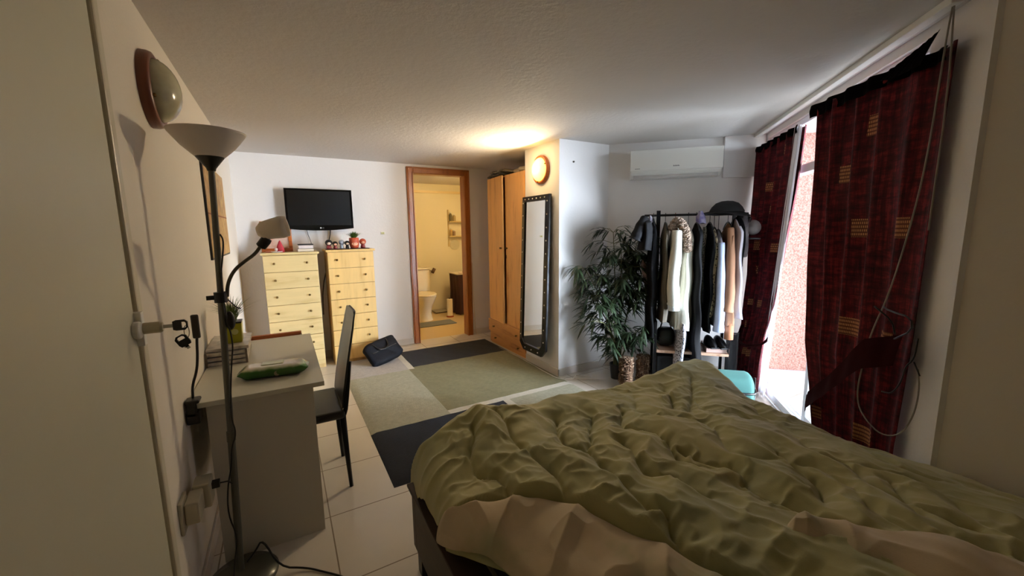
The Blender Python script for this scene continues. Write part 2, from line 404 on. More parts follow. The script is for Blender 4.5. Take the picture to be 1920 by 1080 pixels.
c1 = curtain([(0,.10),(.3,.08),(.55,.20),(.8,.16),(1.5,.06),(2.14,.015)], [(0,.46),(.3,.48),(.55,.53),(.8,.64),(1.5,.79),(2.14,.89)],
        [(0,.15),(.5,.13),(1.0,.08),(2.14,.055)], .015, 2.11, 6, [(0,.035),(.55,.018),(1.2,.025),(2.14,.022)], 1.4,
        [(.59,2.0,.06,.08),(.34,1.75,.10,.07),(.43,1.56,.05,.06),(.23,1.265,.10,.08),(.56,1.255,.05,.07),(.27,1.05,.04,.07),(.25,.77,.06,.06),(.40,.78,.07,.06),(.24,.57,.05,.06),(.22,.31,.06,.07),(.31,.31,.07,.07)],
        'narrow burgundy curtain with gold squares, tied back beside the air-conditioner wall', 1.0, rs=.6)
c2 = curtain([(0,1.68),(.30,1.69),(.45,1.64),(.75,1.51),(1.44,1.42),(2.16,1.36)], [(0,2.14),(.45,2.14),(.95,2.17),(2.16,2.20)],
        [(0,.13),(.45,.14),(1.0,.125),(2.16,.12)], .015, 2.10, 5, [(0,.03),(.5,.016),(1.2,.026),(2.16,.030)], 2.2,
        [(1.79,1.90,.08,.10),(1.63,1.69,.08,.09),(1.79,1.41,.09,.09),(1.79,.91,.09,.09),(2.02,1.41,.09,.09),(2.01,.90,.09,.09),(1.70,.39,.07,.06),(1.98,.42,.10,.08)],
        'wide burgundy curtain with gold squares hanging nearest the dark right wall', 2.3, rs=.8)
cdk = mat('dark_curtain_band', (.17,.055,.06), 1, spec=.05, bmp=.3, bs=200, bd=.001)
blk = mat('black_heading_tape', (.04,.03,.035), 1, spec=.05)
def strip(pts_lo, pts_hi, n=40, wob=.006, sub=1):
    def fn(u, v):
        x = u*(len(pts_lo)-1); i = min(int(x), len(pts_lo)-2); f = x-i
        a = Vector(pts_lo[i])*(1-f)+Vector(pts_lo[i+1])*f; b = Vector(pts_hi[i])*(1-f)+Vector(pts_hi[i+1])*f
        p = a*(1-v)+b*v; p.y -= wob*math.sin(u*40)*(1-abs(v-.5)); return p
    return MB().grid(fn, n, 6)
# heading tapes along the top hems
h1 = strip([(.0,-.068,2.07),(.84,-.045,2.07)], [(.0,-.068,2.125),(.84,-.045,2.125)], 60, .02).xf(F_WIN).build('heading_tape', blk, c1, smooth=True)
h2 = strip([(1.28,-.150,2.055),(1.8,-.105,2.045),(2.2,-.06,2.03)], [(1.28,-.150,2.125),(1.8,-.105,2.11),(2.2,-.06,2.08)], 80, .022).xf(F_WIN).build('heading_tape', blk, c2, smooth=True)
strip([(1.90,-.12,2.06),(1.98,-.12,2.04),(2.10,-.09,2.05)], [(1.96,-.10,2.10),(2.06,-.07,2.14),(2.12,-.05,2.17)], 20, .004).xf(F_WIN).build('heading_flap', blk, c2, smooth=True)
# ties
MB().tube([(.12,-.08,.50),(.18,-.18,.44),(.36,-.17,.40),(.50,-.11,.43),(.56,-.06,.48),(.58,-.02,.56)], .010, 8, smooth=2).xf(F_WIN).build('tie_band', cdk, c1, smooth=True)
strip([(1.58,-.155,.34),(1.70,-.20,.42),(1.90,-.19,.60),(2.08,-.17,.78),(2.20,-.11,.84)], [(1.57,-.150,.44),(1.70,-.195,.52),(1.90,-.185,.70),(2.08,-.165,.92),(2.22,-.10,.98)], 50, .004).xf(F_WIN).build('tie_band', cdk, c2, smooth=True)
MB().tube([(2.22,-.13,.98),(2.25,-.16,1.04),(2.20,-.20,1.09)], .0035, 6, smooth=1).tube([(2.22,-.13,.96),(2.33,-.14,1.02),(2.37,-.17,1.08),(2.24,-.17,1.08),(2.20,-.17,1.09)], .0035, 6, smooth=1).xf(F_WIN).build('tie_cord', M['black'], c2, smooth=True)
# sheer curtain
sm_, snt, sb = newmat('white_sheer'); sb.inputs['Base Color'].default_value = (.9,.88,.93,1); sb.inputs['Alpha'].default_value = .8; sb.inputs['Subsurface Weight'].default_value = 0
sh = MB().grid(lambda u, v: F_WIN @ Vector((.46+(.30*v)-.12*u*(1-.2*v)+.1+.012*math.sin(u*14+v*2), -.035-.012*math.sin(u*26), .02+2.1*v)), 40, 30).build('sheer_curtain', sm_, smooth=True)
tag(sh, 'white sheer curtain strip gathered behind the narrow burgundy curtain', 'curtain')
# rail
rl = thing('curtain_rail', F_WIN @ Vector((1.13,-.08,HC-.03)), 'long white curtain track with pale draw cord along the ceiling above the balcony door', 'curtain rail')
MB().box((-.0,-.10,HC-.028), (2.24,-.06,HC)).xf(F_WIN).build('track', M['white'], rl, bevel=.003)
cord = MB().tube([(2.225,-.085,2.20),(2.24,-.10,2.10),(2.24,-.11,1.66),(2.21,-.12,1.40),(2.17,-.14,1.13),(2.10,-.15,.95),(2.07,-.15,.80),(2.05,-.15,.68),(2.06,-.145,.60),(2.10,-.13,.55),(2.16,-.10,.51),(2.21,-.06,.54),(2.235,-.04,.64),(2.24,-.035,.75),(2.225,-.04,.84)], .003, 7, smooth=2)
cord.tube([(2.232,-.085,2.20),(2.25,-.08,1.9),(2.245,-.08,1.4)], .003, 7, smooth=1)
cord.xf(F_WIN).build('draw_cord', mat('grey_cord', (.55,.52,.48), .7), rl, smooth=True)
dc = MB().tube([(2.235,-.06,.97),(2.23,-.06,.88),(2.20,-.07,.84),(2.21,-.08,.78),(2.18,-.09,.71),(2.13,-.10,.70)], .003, 7, smooth=2).tube([(2.23,-.06,.87),(2.255,-.05,.82)], .003, 7)
tag(dc.xf(F_WIN).build('loose_cord', M['black'], smooth=True), 'short dark cord dangling by the pale strip of wall at right', 'cord')

# ---------------------------------------------------------------- wall lamps
def wall_lamp(c, R_, label, glass, ringm, r=.13, deep=.055):
    t = thing('wall_lamp', c, label, 'wall lamp')
    MB().lathe([(r,0),(r,.018),(r*.97,.030),(r*.88,.036),(r*.80,.030),(r*.80,.004),(r*.5,0)], c, 48, R=R_, cap=False).build('wooden_ring', ringm, t, smooth=True)
    MB().lathe([(r*.82*math.cos(a), .026+deep*math.sin(a)) for a in [PI/2*i/10 for i in range(10)]]+[(.0005,.026+deep)], c, 40, R=R_, cap=False).build('glass_dome', glass, t, smooth=True)
    for k in range(3):
        a = 2*PI*k/3+.9; p = Matrix.Rotation(a, 4, 'Z') @ Vector((r*.84,0,.038))
        MB().ball(tuple(R_ @ p + Vector(c)), .007, 10).build('clip', M['brass'], t, smooth=True)
    return t
RP = Matrix.Rotation(PI/2, 4, 'Y'); RN = Matrix.Rotation(-PI/2, 4, 'Y')
wall_lamp((XL,2.035,1.955), RP, 'round wooden ringed wall lamp, unlit, high on the left wall', mat('frosted_glass', (.74,.72,.60), .18, var=.3, vs=14), mat('dark_ring_wood', (.42,.22,.14), .35), .135, .075)
wl = wall_lamp((XC,3.312,2.00), RN, 'glowing round wall lamp above the tall mirror', emis('lit_glass', (1,.74,.26), 2.6), M['frame_wood'], .135, .06)
pl = bpy.data.lights.new('wall_lamp_bulb', 'AREA'); pl.shape = 'DISK'; pl.size = .12; pl.energy = 8; pl.color = (1,.81,.54)
po = bpy.data.objects.new('wall_lamp_bulb', pl); COL.objects.link(po); po.parent = wl; po.location = (-.095,0,0); po.rotation_euler = (0,math.radians(90),0)
pg_ = bpy.data.lights.new('wall_lamp_glow', 'POINT'); pg_.energy = 1.6; pg_.color = (1,.66,.25); pg_.shadow_soft_size = .07
po2 = bpy.data.objects.new('wall_lamp_glow', pg_); COL.objects.link(po2); po2.parent = wl; po2.location = (-.17,0,0)
# bathroom ceiling lamp
bt = thing('ceiling_lamp', (2.62,5.45,HC-.06), 'round ceiling lamp inside the bathroom', 'ceiling lamp')
MB().lathe([(.12,.06),(.12,.045),(.11,.02),(.06,.002),(.0005,0)], (2.62,5.45,HC-.06), 28, cap=False).build('glass_dome', emis('lit_bathroom_glass', (1,.84,.56), 36), bt, smooth=True)

# ---------------------------------------------------------------- floor lamp
ft = thing('floor_lamp', (-.24,1.86,0), 'tall dark floor lamp with white uplight bowl and bent reading arm', 'floor lamp')
bot, top = Vector((-.258,1.845,.02)), Vector((-.203,1.895,1.70))
pp = lambda z: bot+(top-bot)*((z-.02)/1.68)
MB().lathe([(.128,0),(.130,.008),(.122,.018),(.07,.030),(.02,.040),(.0005,.042)], (-.252,1.845,0), 44, cap=False).build('base', mat('dark_base', (.38,.38,.34), .25, .3), ft, smooth=True)
MB().tube([bot, pp(.62)], .0135, 14).tube([pp(.62), pp(1.19)], .012, 14).tube([pp(1.19), pp(1.69)], .011, 14).tube([pp(.60), pp(.64)], .0155, 14).build('pole', M['darkgrey'], ft, smooth=False)
tp = tuple(pp(1.655))
MB().lathe([(.013,0),(.016,.01),(.044,.048),(.0465,.052),(.043,.052),(.01,.02)], tp, 36, cap=False).build('cup', mat('dark_cup', (.15,.15,.13), .4, .4), ft, smooth=True)
MB().lathe([(.046,.050),(.085,.088),(.118,.132),(.122,.140),(.120,.1405),(.114,.134),(.082,.092),(.044,.054)], tp, 56, cap=False).build('uplight_bowl', mat('white_lampshade', (.80,.76,.72), .5, Transmission_Weight=0), ft, smooth=True)
cz = pp(1.18)
cm = MB().lathe([(.022,-.02),(.022,.02)], tuple(cz), 20); cm.box(tuple(cz+Vector((-.045,-.006,-.008))), tuple(cz+Vector((0,.006,.008))))
cm.build('collar', M['black'], ft)
arm = MB().tube([cz+Vector((.02,0,.0)), cz+Vector((.026,0,.05)), cz+Vector((.05,0,.10)), cz+Vector((.09,0,.135)), cz+Vector((.125,0,.16)), cz+Vector((.150,0,.195))], .0065, 10, smooth=2)
arm.build('reading_arm', mat('gooseneck', (.35,.33,.29), .4, .5), ft, smooth=True)
hc_ = cz+Vector((.148,0,.190)); RH = Vector((.62,-.12,.78)).to_track_quat('Z', 'Y').to_matrix().to_4x4()
MB().lathe([(.012,-.004),(.019,0),(.020,.03),(.017,.042)], tuple(hc_), 22, R=RH).build('lamp_socket', M['black'], ft)
RS = Vector((.9,-.18,.18)).to_track_quat('Z', 'Y').to_matrix().to_4x4()
MB().lathe([(.0005,-.040),(.018,-.036),(.034,-.018),(.038,.004),(.044,.05),(.041,.072),(.038,.07),(.038,.02),(.03,-.014),(.0005,-.034)], tuple(hc_+Vector((.028,-.004,.066))), 32, R=RS, cap=False).build('reading_shade', mat('frosted_reading_shade', (.90,.85,.79), .4), ft, smooth=True)
cb = MB().tube([pp(1.42)+Vector((.012,0,0)), pp(1.40)+Vector((.022,-.01,0)), pp(1.35)+Vector((.018,-.01,0)), pp(1.25)+Vector((.004,-.015,0)), pp(1.10)+Vector((.014,-.012,0)), pp(1.0)+Vector((.03,-.01,0)), pp(.92)+Vector((.02,-.012,0)), pp(.8)+Vector((.01,-.016,0)), pp(.7)+Vector((.006,-.016,0)), pp(.63)+Vector((.02,-.014,0)), pp(.58)+Vector((.0,-.018,0)), pp(.5)+Vector((-.004,-.018,0)), pp(.42)+Vector((-.022,-.014,0)), pp(.30)+Vector((-.028,-.01,0)), pp(.2)+Vector((.0,-.018,0)), pp(.1)+Vector((-.016,-.02,0)), pp(.05)+Vector((-.02,-.04,.0))], .003, 7, smooth=2)
cb.tube([cz+Vector((.02,0,-.01)), cz+Vector((.05,0,-.05)), cz+Vector((.06,0,-.05))], .0025, 6, smooth=1)
cb.build('power_cable', M['black'], ft, smooth=True)
MB().ball(tuple(pp(1.085)+Vector((.024,0,0))), .022, 14, sx=.8, sy=.7, sz=1.7).build('inline_switch', M['black'], ft, smooth=True)
fcab = MB().tube([(-.235,1.86,.055),(-.20,1.85,.10),(-.17,1.83,.16),(-.12,1.79,.03),(-.02,1.76,.006),(.05,1.69,.006),(.12,1.62,.006),(.15,1.53,.006),(.13,1.40,.006)], .004, 8, smooth=2)
tag(fcab.build('floor_cable', M['black'], smooth=True), 'black cable running from the lamp base over the tiles', 'cable')

# power outlet with adapter at the left wall
ot = thing('power_adapter', (XL,1.80,.42), 'bulky white socket adapter with black plug low on the left wall', 'plug adapter')
wg = mat('worn_white_plastic', (.72,.69,.60), .4)
MB().box((XL,1.66,.38), (XL+.012,1.75,.50)).build('wall_plate', wg, ot, bevel=.004)
MB().box((XL+.012,1.68,.40), (XL+.055,1.78,.48)).box((XL+.02,1.78,.39), (XL+.075,1.86,.49)).build('adapter_body', wg, ot, bevel=.006)
MB().box((XL+.075,1.81,.445), (XL+.10,1.835,.470)).tube([(XL+.10,1.822,.457), (XL+.125,1.822,.455), (XL+.14,1.822,.44)], .003, 7).build('black_plug', M['black'], ot, bevel=.003)

# ---------------------------------------------------------------- desk and things on it
dk = thing('desk', (-.13,2.45,0), 'plain grey laminate desk standing against the left wall', 'desk')
MB().box((XL+.004,1.945,.728), (.118,2.96,.750)).build('tabletop', M['desktop'], dk, bevel=.002)
MB().box((-.325,1.975,0), (.072,1.997,.728)).build('side_panel', M['greymel'], dk, bevel=.001)
MB().box((-.325,2.90,0), (.072,2.922,.728)).build('side_panel', M['greymel'], dk, bevel=.001)
MB().box((-.325,1.997,.35), (-.307,2.90,.728)).build('back_panel', M['greymel'], dk)
# storage trays
to = thing('desk_organiser', (-.29,2.60,.7502), 'three tier white marbled storage box under the green potted plant', 'storage box')
marb = mat('marbled_plastic', (.78,.75,.70), .3, c2=(.55,.51,.48), vs=26)
for k in range(3):
    z = .7502+.024*k
    MB().box((XL+.006,2.46,z+.003), (-.205,2.79,z+.021)).build('tray', marb, to, bevel=.003)
MB().box((XL+.005,2.475,.8225), (-.195,2.80,.838)).build('lid', marb, to, bevel=.003)
for a_, b_ in ((XL+.005, XL+.012), (-.212, -.203)): MB().box((a_,2.452,.7502), (b_,2.46,.825)).build('corner_post', M['edge'], to)
# potted grass
pg = thing('potted_plant', (-.27,2.60,.8382), 'artificial grass in a square lime green pot on the desk', 'plant')
lime = mat('lime_pot', (.60,.60,.10), .3)
MB().box((-.305,2.56,.8382), (-.228,2.637,.945), taper=1.12).build('pot', lime, pg, bevel=.004)
MB().box((-.31,2.555,.9452), (-.223,2.642,.953)).build('pot_rim', M['black'], pg)
RX = Matrix.Rotation(PI/2, 4, 'X')
MB().lathe([(.016,0),(.014,.003)], (-.256,2.5567,.90), 20, R=RX).build('emblem', mat('pale_print', (.72,.72,.45), .4), pg)
def blades(c, n, L, spread, wdt, seed, up=.6):
    rnd = random.Random(seed); mb = MB()
    for _ in range(n):
        a = rnd.uniform(0, 2*PI); sp = rnd.uniform(.1, 1)*spread; l = L*rnd.uniform(.6, 1.1)
        d = Vector((math.cos(a), math.sin(a), 0)); side = Vector((-d.y, d.x, 0))
        b0 = Vector(c)+d*rnd.uniform(0, .02); V = []; ns = 5
        for k in range(ns+1):
            f = k/ns; p = b0+d*(sp*l*f*f+.2*l*f*sp)+Vector((0,0,l*(f*(1.15-.35*f*sp))*up*1.4)); ww_ = wdt*(1-f)**.7
            V += [p-side*ww_, p+side*ww_]
        F = [(2*k, 2*k+1, 2*k+3, 2*k+2) for k in range(ns)]
        mb.add(V, F)
    return mb
blades((-.267,2.60,.945), 150, .125, 1.1, .0032, 4, .75).build('grass_blades', mat('dark_green_grass', (.25,.32,.12), .5, c2=(.42,.50,.22), vs=30), pg)
# wet wipes
wt = thing('wipes_pack', (-.077,2.16,.7502), 'green and white flow pack of wet wipes on the desk', 'wipes')
def pack(u, v):
    a = 2*PI*u; l = -.145+.29*v; e = abs(l)/.145
    hw = .058*(1-.25*max(0, (e-.72)/.28)**2); th = .026*(1-max(0, (e-.70)/.30)**1.5)+.002
    ca, sa = math.cos(a), math.sin(a)
    x = hw*math.copysign(abs(ca)**.45, ca); z = th*math.copysign(abs(sa)**.6, sa)
    z += .0015*math.sin(l*160+ca*4)*(e > .6)
    q = Vector((l, x, z+.030)); return Matrix.Translation((-.077,2.16,.7502)) @ Matrix.Rotation(math.radians(-6), 4, 'Z') @ q
wm, wnt, wb = newmat('green_wipes_film'); tcw = wnt.nodes.new('ShaderNodeTexCoord'); sw = wnt.nodes.new('ShaderNodeSeparateXYZ'); wnt.links.new(tcw.outputs['Object'], sw.inputs[0])
nz = noise(wnt, tcw.outputs['Object'], 18, 3); am_ = wnt.nodes.new('ShaderNodeMath'); am_.operation = 'MULTIPLY_ADD'; am_.inputs[1].default_value = .02
wnt.links.new(nz, am_.inputs[0]); wnt.links.new(sw.outputs[2], am_.inputs[2])
wnt.links.new(ramp(wnt, am_.outputs[0], [(.012, lin((.10,.24,.09))), (.054, lin((.20,.42,.13))), (.060, lin((.70,.74,.58))), (.067, lin((.84,.82,.78)))]), wb.inputs['Base Color'])
wb.inputs['Roughness'].default_value = .18
MB().grid(pack, 36, 40, wrap=True).build('film_pack', wm, wt, smooth=True)
MB().box((-.052,-.026,.055), (.04,.026,.0615)).xf(Matrix.Translation((-.077,2.165,.7502)) @ Matrix.Rotation(math.radians(-6), 4, 'Z')).build('lid', mat('pale_green_lid', (.72,.74,.60), .3), wt, bevel=.003)
MB().lathe([(.013,0),(.011,.002)], (-.068,2.103,.775), 20, R=RX).build('round_print', mat('print_pale', (.48,.50,.30), .3), wt)
# clip lamp
ct = thing('clip_lamp', (-.36,1.97,.69), 'small black clip-on lamp with flexible neck on the desk corner', 'clip lamp')
MB().box((-.383,1.925,.755), (-.335,1.985,.770)).box((-.383,1.925,.672), (-.338,1.990,.722)).box((-.380,1.925,.70), (-.345,1.940,.765)).build('clamp', M['black'], ct, bevel=.006)
MB().tube([(-.36,1.965,.768),(-.357,1.965,.82),(-.336,1.965,.88),(-.328,1.965,.94),(-.325,1.965,.99),(-.322,1.965,1.02)], .0048, 10, smooth=2).build('neck', M['black'], ct, smooth=True)
MB().box((-.335,1.957,1.012), (-.309,1.969,1.108)).build('led_head', mat('brown_black_head', (.20,.17,.13), .5), ct, bevel=.010, seg=4)
# wooden tray behind the desk end
tr = thing('wooden_chair', (-.11,3.20,0), 'reddish wooden chair whose top rail shows past the far end of the desk', 'chair')
MB().box((-.285,2.985,.728), (.068,3.010,.768)).build('top_rail', M['frame_wood'], tr, bevel=.003)
MB().box((-.27,3.0,.43), (.05,3.38,.455)).build('seat', M['frame_wood'], tr, bevel=.004)
for x in (-.265,.02):
    MB().box((x,2.988,0), (x+.028,3.010,.728)).build('rear_leg', M['frame_wood'], tr); MB().box((x,3.345,0), (x+.028,3.37,.43)).build('leg', M['frame_wood'], tr)
MB().box((.060,2.975,.722), (.069,2.985,.752)).build('corner_plate', M['chrome'], tr)
# big picture
pc = thing('wall_picture', (XL,3.55,1.26), 'large yellow abstract picture hung on the left wall', 'picture')
pm, pnt, pb = newmat('abstract_print'); v_ = coord(pnt); n1 = noise(pnt, v_, 3.5, 6, .6); n2 = noise(pnt, v_, 12, 6, .7)
mm = pnt.nodes.new('ShaderNodeMixRGB'); pnt.links.new(n2, mm.inputs[0])
pnt.links.new(ramp(pnt, n1, [(.35, lin((.56,.50,.36))), (.5, lin((.76,.62,.38))), (.7, lin((.80,.70,.50)))]), mm.inputs[1])
pnt.links.new(ramp(pnt, n2, [(.4, lin((.80,.66,.40))), (.62, lin((.58,.36,.22)))]), mm.inputs[2]); pnt.links.new(mm.outputs[0], pb.inputs['Base Color']); pb.inputs['Roughness'].default_value = .6
MB().box((XL,3.06,1.262), (XL+.012,4.02,1.87)).build('frame_edge', mat('black_picture_edge', (.08,.07,.06), .5), pc)
MB().box((XL+.012,3.072,1.274), (XL+.014,4.02,1.868)).build('print', pm, pc)
MB().box((XL+.014,3.072,1.545), (XL+.0145,4.02,1.555)).build('horizon_line', mat('brown_ink', (.55,.32,.2), .7), pc)

# ---------------------------------------------------------------- chair
ch = thing('dining_chair', (.02,2.44,0), 'black high-backed leatherette chair pulled up to the desk', 'chair')
def padded(mb, a, b, bow=.0): return mb.box(a, b)
MB().box((-.19,2.235,.415), (.225,2.645,.462)).build('seat', M['leather'], ch, bevel=.018, seg=3)
def backfn(u, v):
    a = 2*PI*u; zz = .47+.50*v; xc = .218+.095*v**1.2; hw = .185-.035*v**2+.0*v; th = .011*(1-.4*v)
    ca, sa = math.cos(a), math.sin(a)
    y = 2.44+hw*math.copysign(abs(ca)**.3, ca); x = xc+th*math.copysign(abs(sa)**.6, sa)+.02*(1-(ca*ca))*.4
    zz2 = zz+(.02*(1-abs(ca)**2) if v > .9 else 0)
    return (x, y, zz2)
bk = MB().grid(backfn, 40, 24, wrap=True); n0 = len(bk.v); bk.f.append(tuple(range(n0-40, n0))); bk.m.append(0)
bk.build('backrest', M['leather'], ch, smooth=False)
for y in (2.262,2.618):
    MB().tube([(.222,y,.43),(.235,y,.47),(.27,y+(2.44-y)*.12,.72)], .012, 10, smooth=1).build('back_frame', M['blackmetal'], ch, smooth=True)
    MB().tube([(.215,y,.44),(.222,y,.2),(.232,y,0)], lambda t: .016-.005*t, 10).build('leg', M['blackmetal'], ch, smooth=True)
    MB().tube([(-.165,y,.44),(-.170,y,.2),(-.175,y,0)], lambda t: .015-.004*t, 10).build('leg', M['blackmetal'], ch, smooth=True)

# ---------------------------------------------------------------- rug
def rug():
    cols = {'n': mat('navy_pile', (.13,.15,.20), .95, var=.3, vs=60, bmp=1, bs=260, bd=.006),
            'c': mat('charcoal_pile', (.17,.165,.17), .95, var=.3, vs=60, bmp=1, bs=260, bd=.006),
            's': mat('sage_pile', (.70,.69,.60), .95, var=.18, vs=40, bmp=1, bs=220, bd=.008),
            'o': mat('olive_pile', (.53,.51,.38), .95, var=.16, vs=30, bmp=1, bs=260, bd=.006),
            'w': mat('ivory_pile', (.84,.82,.76), .95, var=.1, vs=40, bmp=1, bs=220, bd=.008),
            'p': mat('pearl_pile', (.74,.72,.70), .95, var=.15, vs=40, bmp=1, bs=220, bd=.008)}
    keys = list(cols); xs = [.435,1.035,1.095,1.50,1.56,2.235]; ys = [2.115,2.79,2.86,3.97,4.02,4.65]
    rows = ['nnnws', 'swwww', 'soooo', 'pwooo', 'pwccc']
    mb = MB(); h = .013
    for j in range(5):
        for i in range(5):
            x0, x1, y0, y1 = xs[i], xs[i+1], ys[j], ys[j+1]; k = keys.index(rows[j][i]); nx = max(1, int((x1-x0)/.04)); ny = max(1, int((y1-y0)/.04))
            def fn(u, v):
                x = x0+(x1-x0)*u; y = y0+(y1-y0)*v; e = min(x-xs[0], xs[-1]-x, y-ys[0], ys[-1]-y)
                return (x, y, (h if e > 1e-4 else .001)+.0012*math.sin(x*37+y*21)*(e > 1e-4))
            mb.grid(fn, nx+1, ny+1, m=k)
    o = mb.build('area_rug', list(cols.values()), smooth=True)
    tag(o, 'large patchwork rug in sage, olive, navy and ivory on the tiles', 'rug')
rug()

# ---------------------------------------------------------------- chests of drawers
def chest(x0, x1, y0, n, H, fm, label, rows=7, yb=4.93):
    t = thing('chest_of_drawers', ((x0+x1)/2, (y0+yb)/2, 0), label, 'chest of drawers', None)
    MB().box((x0+.008,y0+.02,0), (x1-.008,yb,H-.022)).build('body', M['pine_side'], t, bevel=.002)
    MB().box((x0-.008,y0-.012,H-.022), (x1+.008,yb,H)).build('top', fm, t, bevel=.004)
    z1 = H-.026; z0 = .045; hh = (z1-z0)/rows
    for k in range(rows):
        a = z0+hh*k
        d = MB().box((x0+.010,y0,a+.002), (x1-.010,y0+.018,a+hh-.003)).build('drawer', fm, t, bevel=.002)
        for xx in (x0+(x1-x0)*.20, x0+(x1-x0)*.78):
            MB().lathe([(.005,0),(.005,.010),(.010,.014),(.011,.02),(.007,.025),(.0005,.026)], (xx,y0,a+hh*.52), 14, R=RX, cap=False).build('knob', M['brass'], d, smooth=True)
    return t
chest(-.180,.318,4.55,7,1.233,M['pine'], 'pale pine chest of drawers with white books on top')
chest(.395,.872,4.55,7,1.245,M['pine_v'], 'yellower pine chest of drawers with small dolls on top')
# picture frame leaning on the left chest
pf = thing('picture_frame', (-.01,4.78,1.2335), 'orange wooden picture frame leaning on the wall behind the books', 'picture frame')
TL = Matrix.Translation((0,4.80,1.234)) @ Matrix.Rotation(math.radians(-14), 4, 'X')
MB().box((-.18,-.01,0), (.10,.01,.035)).box((-.18,-.01,.29), (.10,.01,.32)).box((-.18,-.01,.035), (-.15,.01,.29)).box((.068,-.01,.035), (.10,.01,.29)).xf(TL).build('frame', M['frame_wood'], pf, bevel=.003)
MB().box((-.15,.0,.035), (.068,.004,.29)).xf(TL).build('print', mat('cream_print', (.88,.84,.80), .4, c2=(.75,.55,.45), vs=9), pf)
# books
cols = [(.87,.84,.80), (.90,.88,.86), (.84,.82,.80)]
lbls = ['white paperback at the bottom of the stack on the pale chest', 'white paperback in the middle of the stack on the pale chest', 'thin dark covered book topping the stack on the pale chest']
zz = 1.2335
for k, (h_, dx, c_) in enumerate([(.032,0,(.88,.84,.76)), (.034,.008,(.90,.86,.85)), (.010,.003,(.22,.20,.20))]):
    b_ = thing('book', (.215,4.68,zz), lbls[k], 'book', 'books stacked on the pale chest')
    cvr = mat('book_cover', c_, .5); x0, x1 = .140+dx, .285-dx*.6
    MB().box((x0,4.60,zz), (x1,4.80,zz+.0025)).box((x0,4.60,zz+h_-.0025), (x1,4.80,zz+h_)).box((x0,4.60,zz), (x1,4.603,zz+h_)).build('cover', cvr, b_)
    MB().box((x0+.003,4.603,zz+.0025), (x1-.003,4.795,zz+h_-.0025)).build('pages', mat('pages', (.86,.84,.78), .8), b_)
    zz += h_+.0003
# red cone figure and little things
g1 = thing('cone_figurine', (-.025,4.66,1.2335), 'small red cone figurine with white trim by the picture frame', 'figurine')
MB().lathe([(.038,0),(.036,.03),(.026,.065),(.012,.10),(.003,.118)], (-.015,4.66,1.2335), 20).build('body', mat('red_felt', (.62,.14,.18), .8), g1, smooth=True)
MB().ball((-.048,4.645,1.262), .017, 12).build('white_ball', mat('white_felt', (.85,.82,.80), .8), g1, smooth=True)
g2 = MB().lathe([(.030,0),(.032,.012),(.024,.016)], (-.115,4.65,1.2335), 20); tag(g2.build('trinket_dish', mat('peach_glaze', (.72,.45,.36), .4), bevel=.002), 'small peach round dish at the left end of the pale chest', 'dish')
g3 = MB().lathe([(.02,0),(.045,.006),(.055,.012),(.052,.013),(.02,.007)], (-.045,4.60,1.2335), 24); tag(g3.build('plate', mat('white_glaze', (.85,.83,.80), .3), smooth=True), 'small white plate in front of the red figurine', 'plate')
# dolls on the right chest, on a dark tray
MBt = MB().box((.40,4.585,1.2455), (.835,4.72,1.253)); tag(MBt.build('tray', mat('dark_tray', (.14,.06,.06), .35), bevel=.003), 'flat dark tray carrying the small dolls', 'tray')
def doll(x, y, z, r, hair, face, body, label, h=.09, top=None):
    t = thing('doll', (x,y,z), label, 'doll', 'round-headed dolls on the yellower chest')
    MB().lathe([(r*.62,0),(r*.70,h*.12),(r*.50,h*.42),(r*.30,h*.5)], (x,y,z), 20).build('body', body, t, smooth=True)
    MB().ball((x,y,z+h*.42+r*.75), r, 20, sz=.92).build('hair', hair, t, smooth=True)
    MB().ball((x,y-r*.32,z+h*.42+r*.62), r*.74, 18, sx=1.0, sz=.78).build('face', face, t, smooth=True)
    e = MB()
    for s_ in (-1,1): e.ball((x+s_*r*.28, y-r*1.02, z+h*.42+r*.60), r*.10, 8)
    e.build('eyes', M['black'], t, smooth=True)
    return t
hb = mat('black_hair', (.05,.045,.05), .35); sk_ = mat('porcelain_face', (.90,.80,.72), .4); skp = mat('peach_face', (.92,.68,.55), .45)
red = mat('red_dress', (.45,.12,.12), .5); blackd = mat('black_dress', (.08,.07,.08), .5); silver = mat('silver_grey', (.62,.64,.68), .4)
orange = mat('orange_red_hair', (.68,.28,.16), .5)
doll(.432,4.63,1.2532,.036,hb,sk_,red,'black-haired doll at the left end of the tray', .09)
doll(.493,4.62,1.2532,.028,hb,skp,red,'small black-haired doll in red, second from the left', .075)
d3 = doll(.560,4.65,1.2532,.030,silver,mat('grey_face', (.72,.74,.80), .4),silver,'silver grey doll with a white star on top', .10)
stv = MB(); pts = []
for k in range(10):
    a = PI/2+k*PI/5; rr_ = .030 if k % 2 == 0 else .014; pts.append((.575+rr_*math.cos(a), 1.385+rr_*math.sin(a)))
stv.add([(x,4.645,z) for x,z in pts]+[(x,4.653,z) for x,z in pts], [tuple(range(10)), tuple(reversed(range(10,20)))]+[(k,10+k,10+(k+1)%10,(k+1)%10) for k in range(10)]).build('star', mat('white_star', (.88,.88,.86), .4), d3)
doll(.612,4.615,1.2532,.028,hb,sk_,blackd,'small black-haired doll in black before the red pot', .085)
doll(.775,4.64,1.2532,.036,orange,skp,red,'orange-haired doll at the right end of the tray', .10)
pr = thing('face_planter', (.690,4.66,1.2532), 'red planter with a face and a green bushy plant', 'plant')
MB().lathe([(.040,0),(.048,.03),(.052,.075),(.050,.110),(.044,.112)], (.690,4.66,1.2532), 26).build('pot', orange, pr, smooth=True)
MB().ball((.690,4.632,1.300), .035, 18, sy=.75, sz=.8).build('face', skp, pr, smooth=True)
e = MB()
for s_ in (-1,1): e.ball((.690+s_*.012,4.6065,1.302), .004, 8)
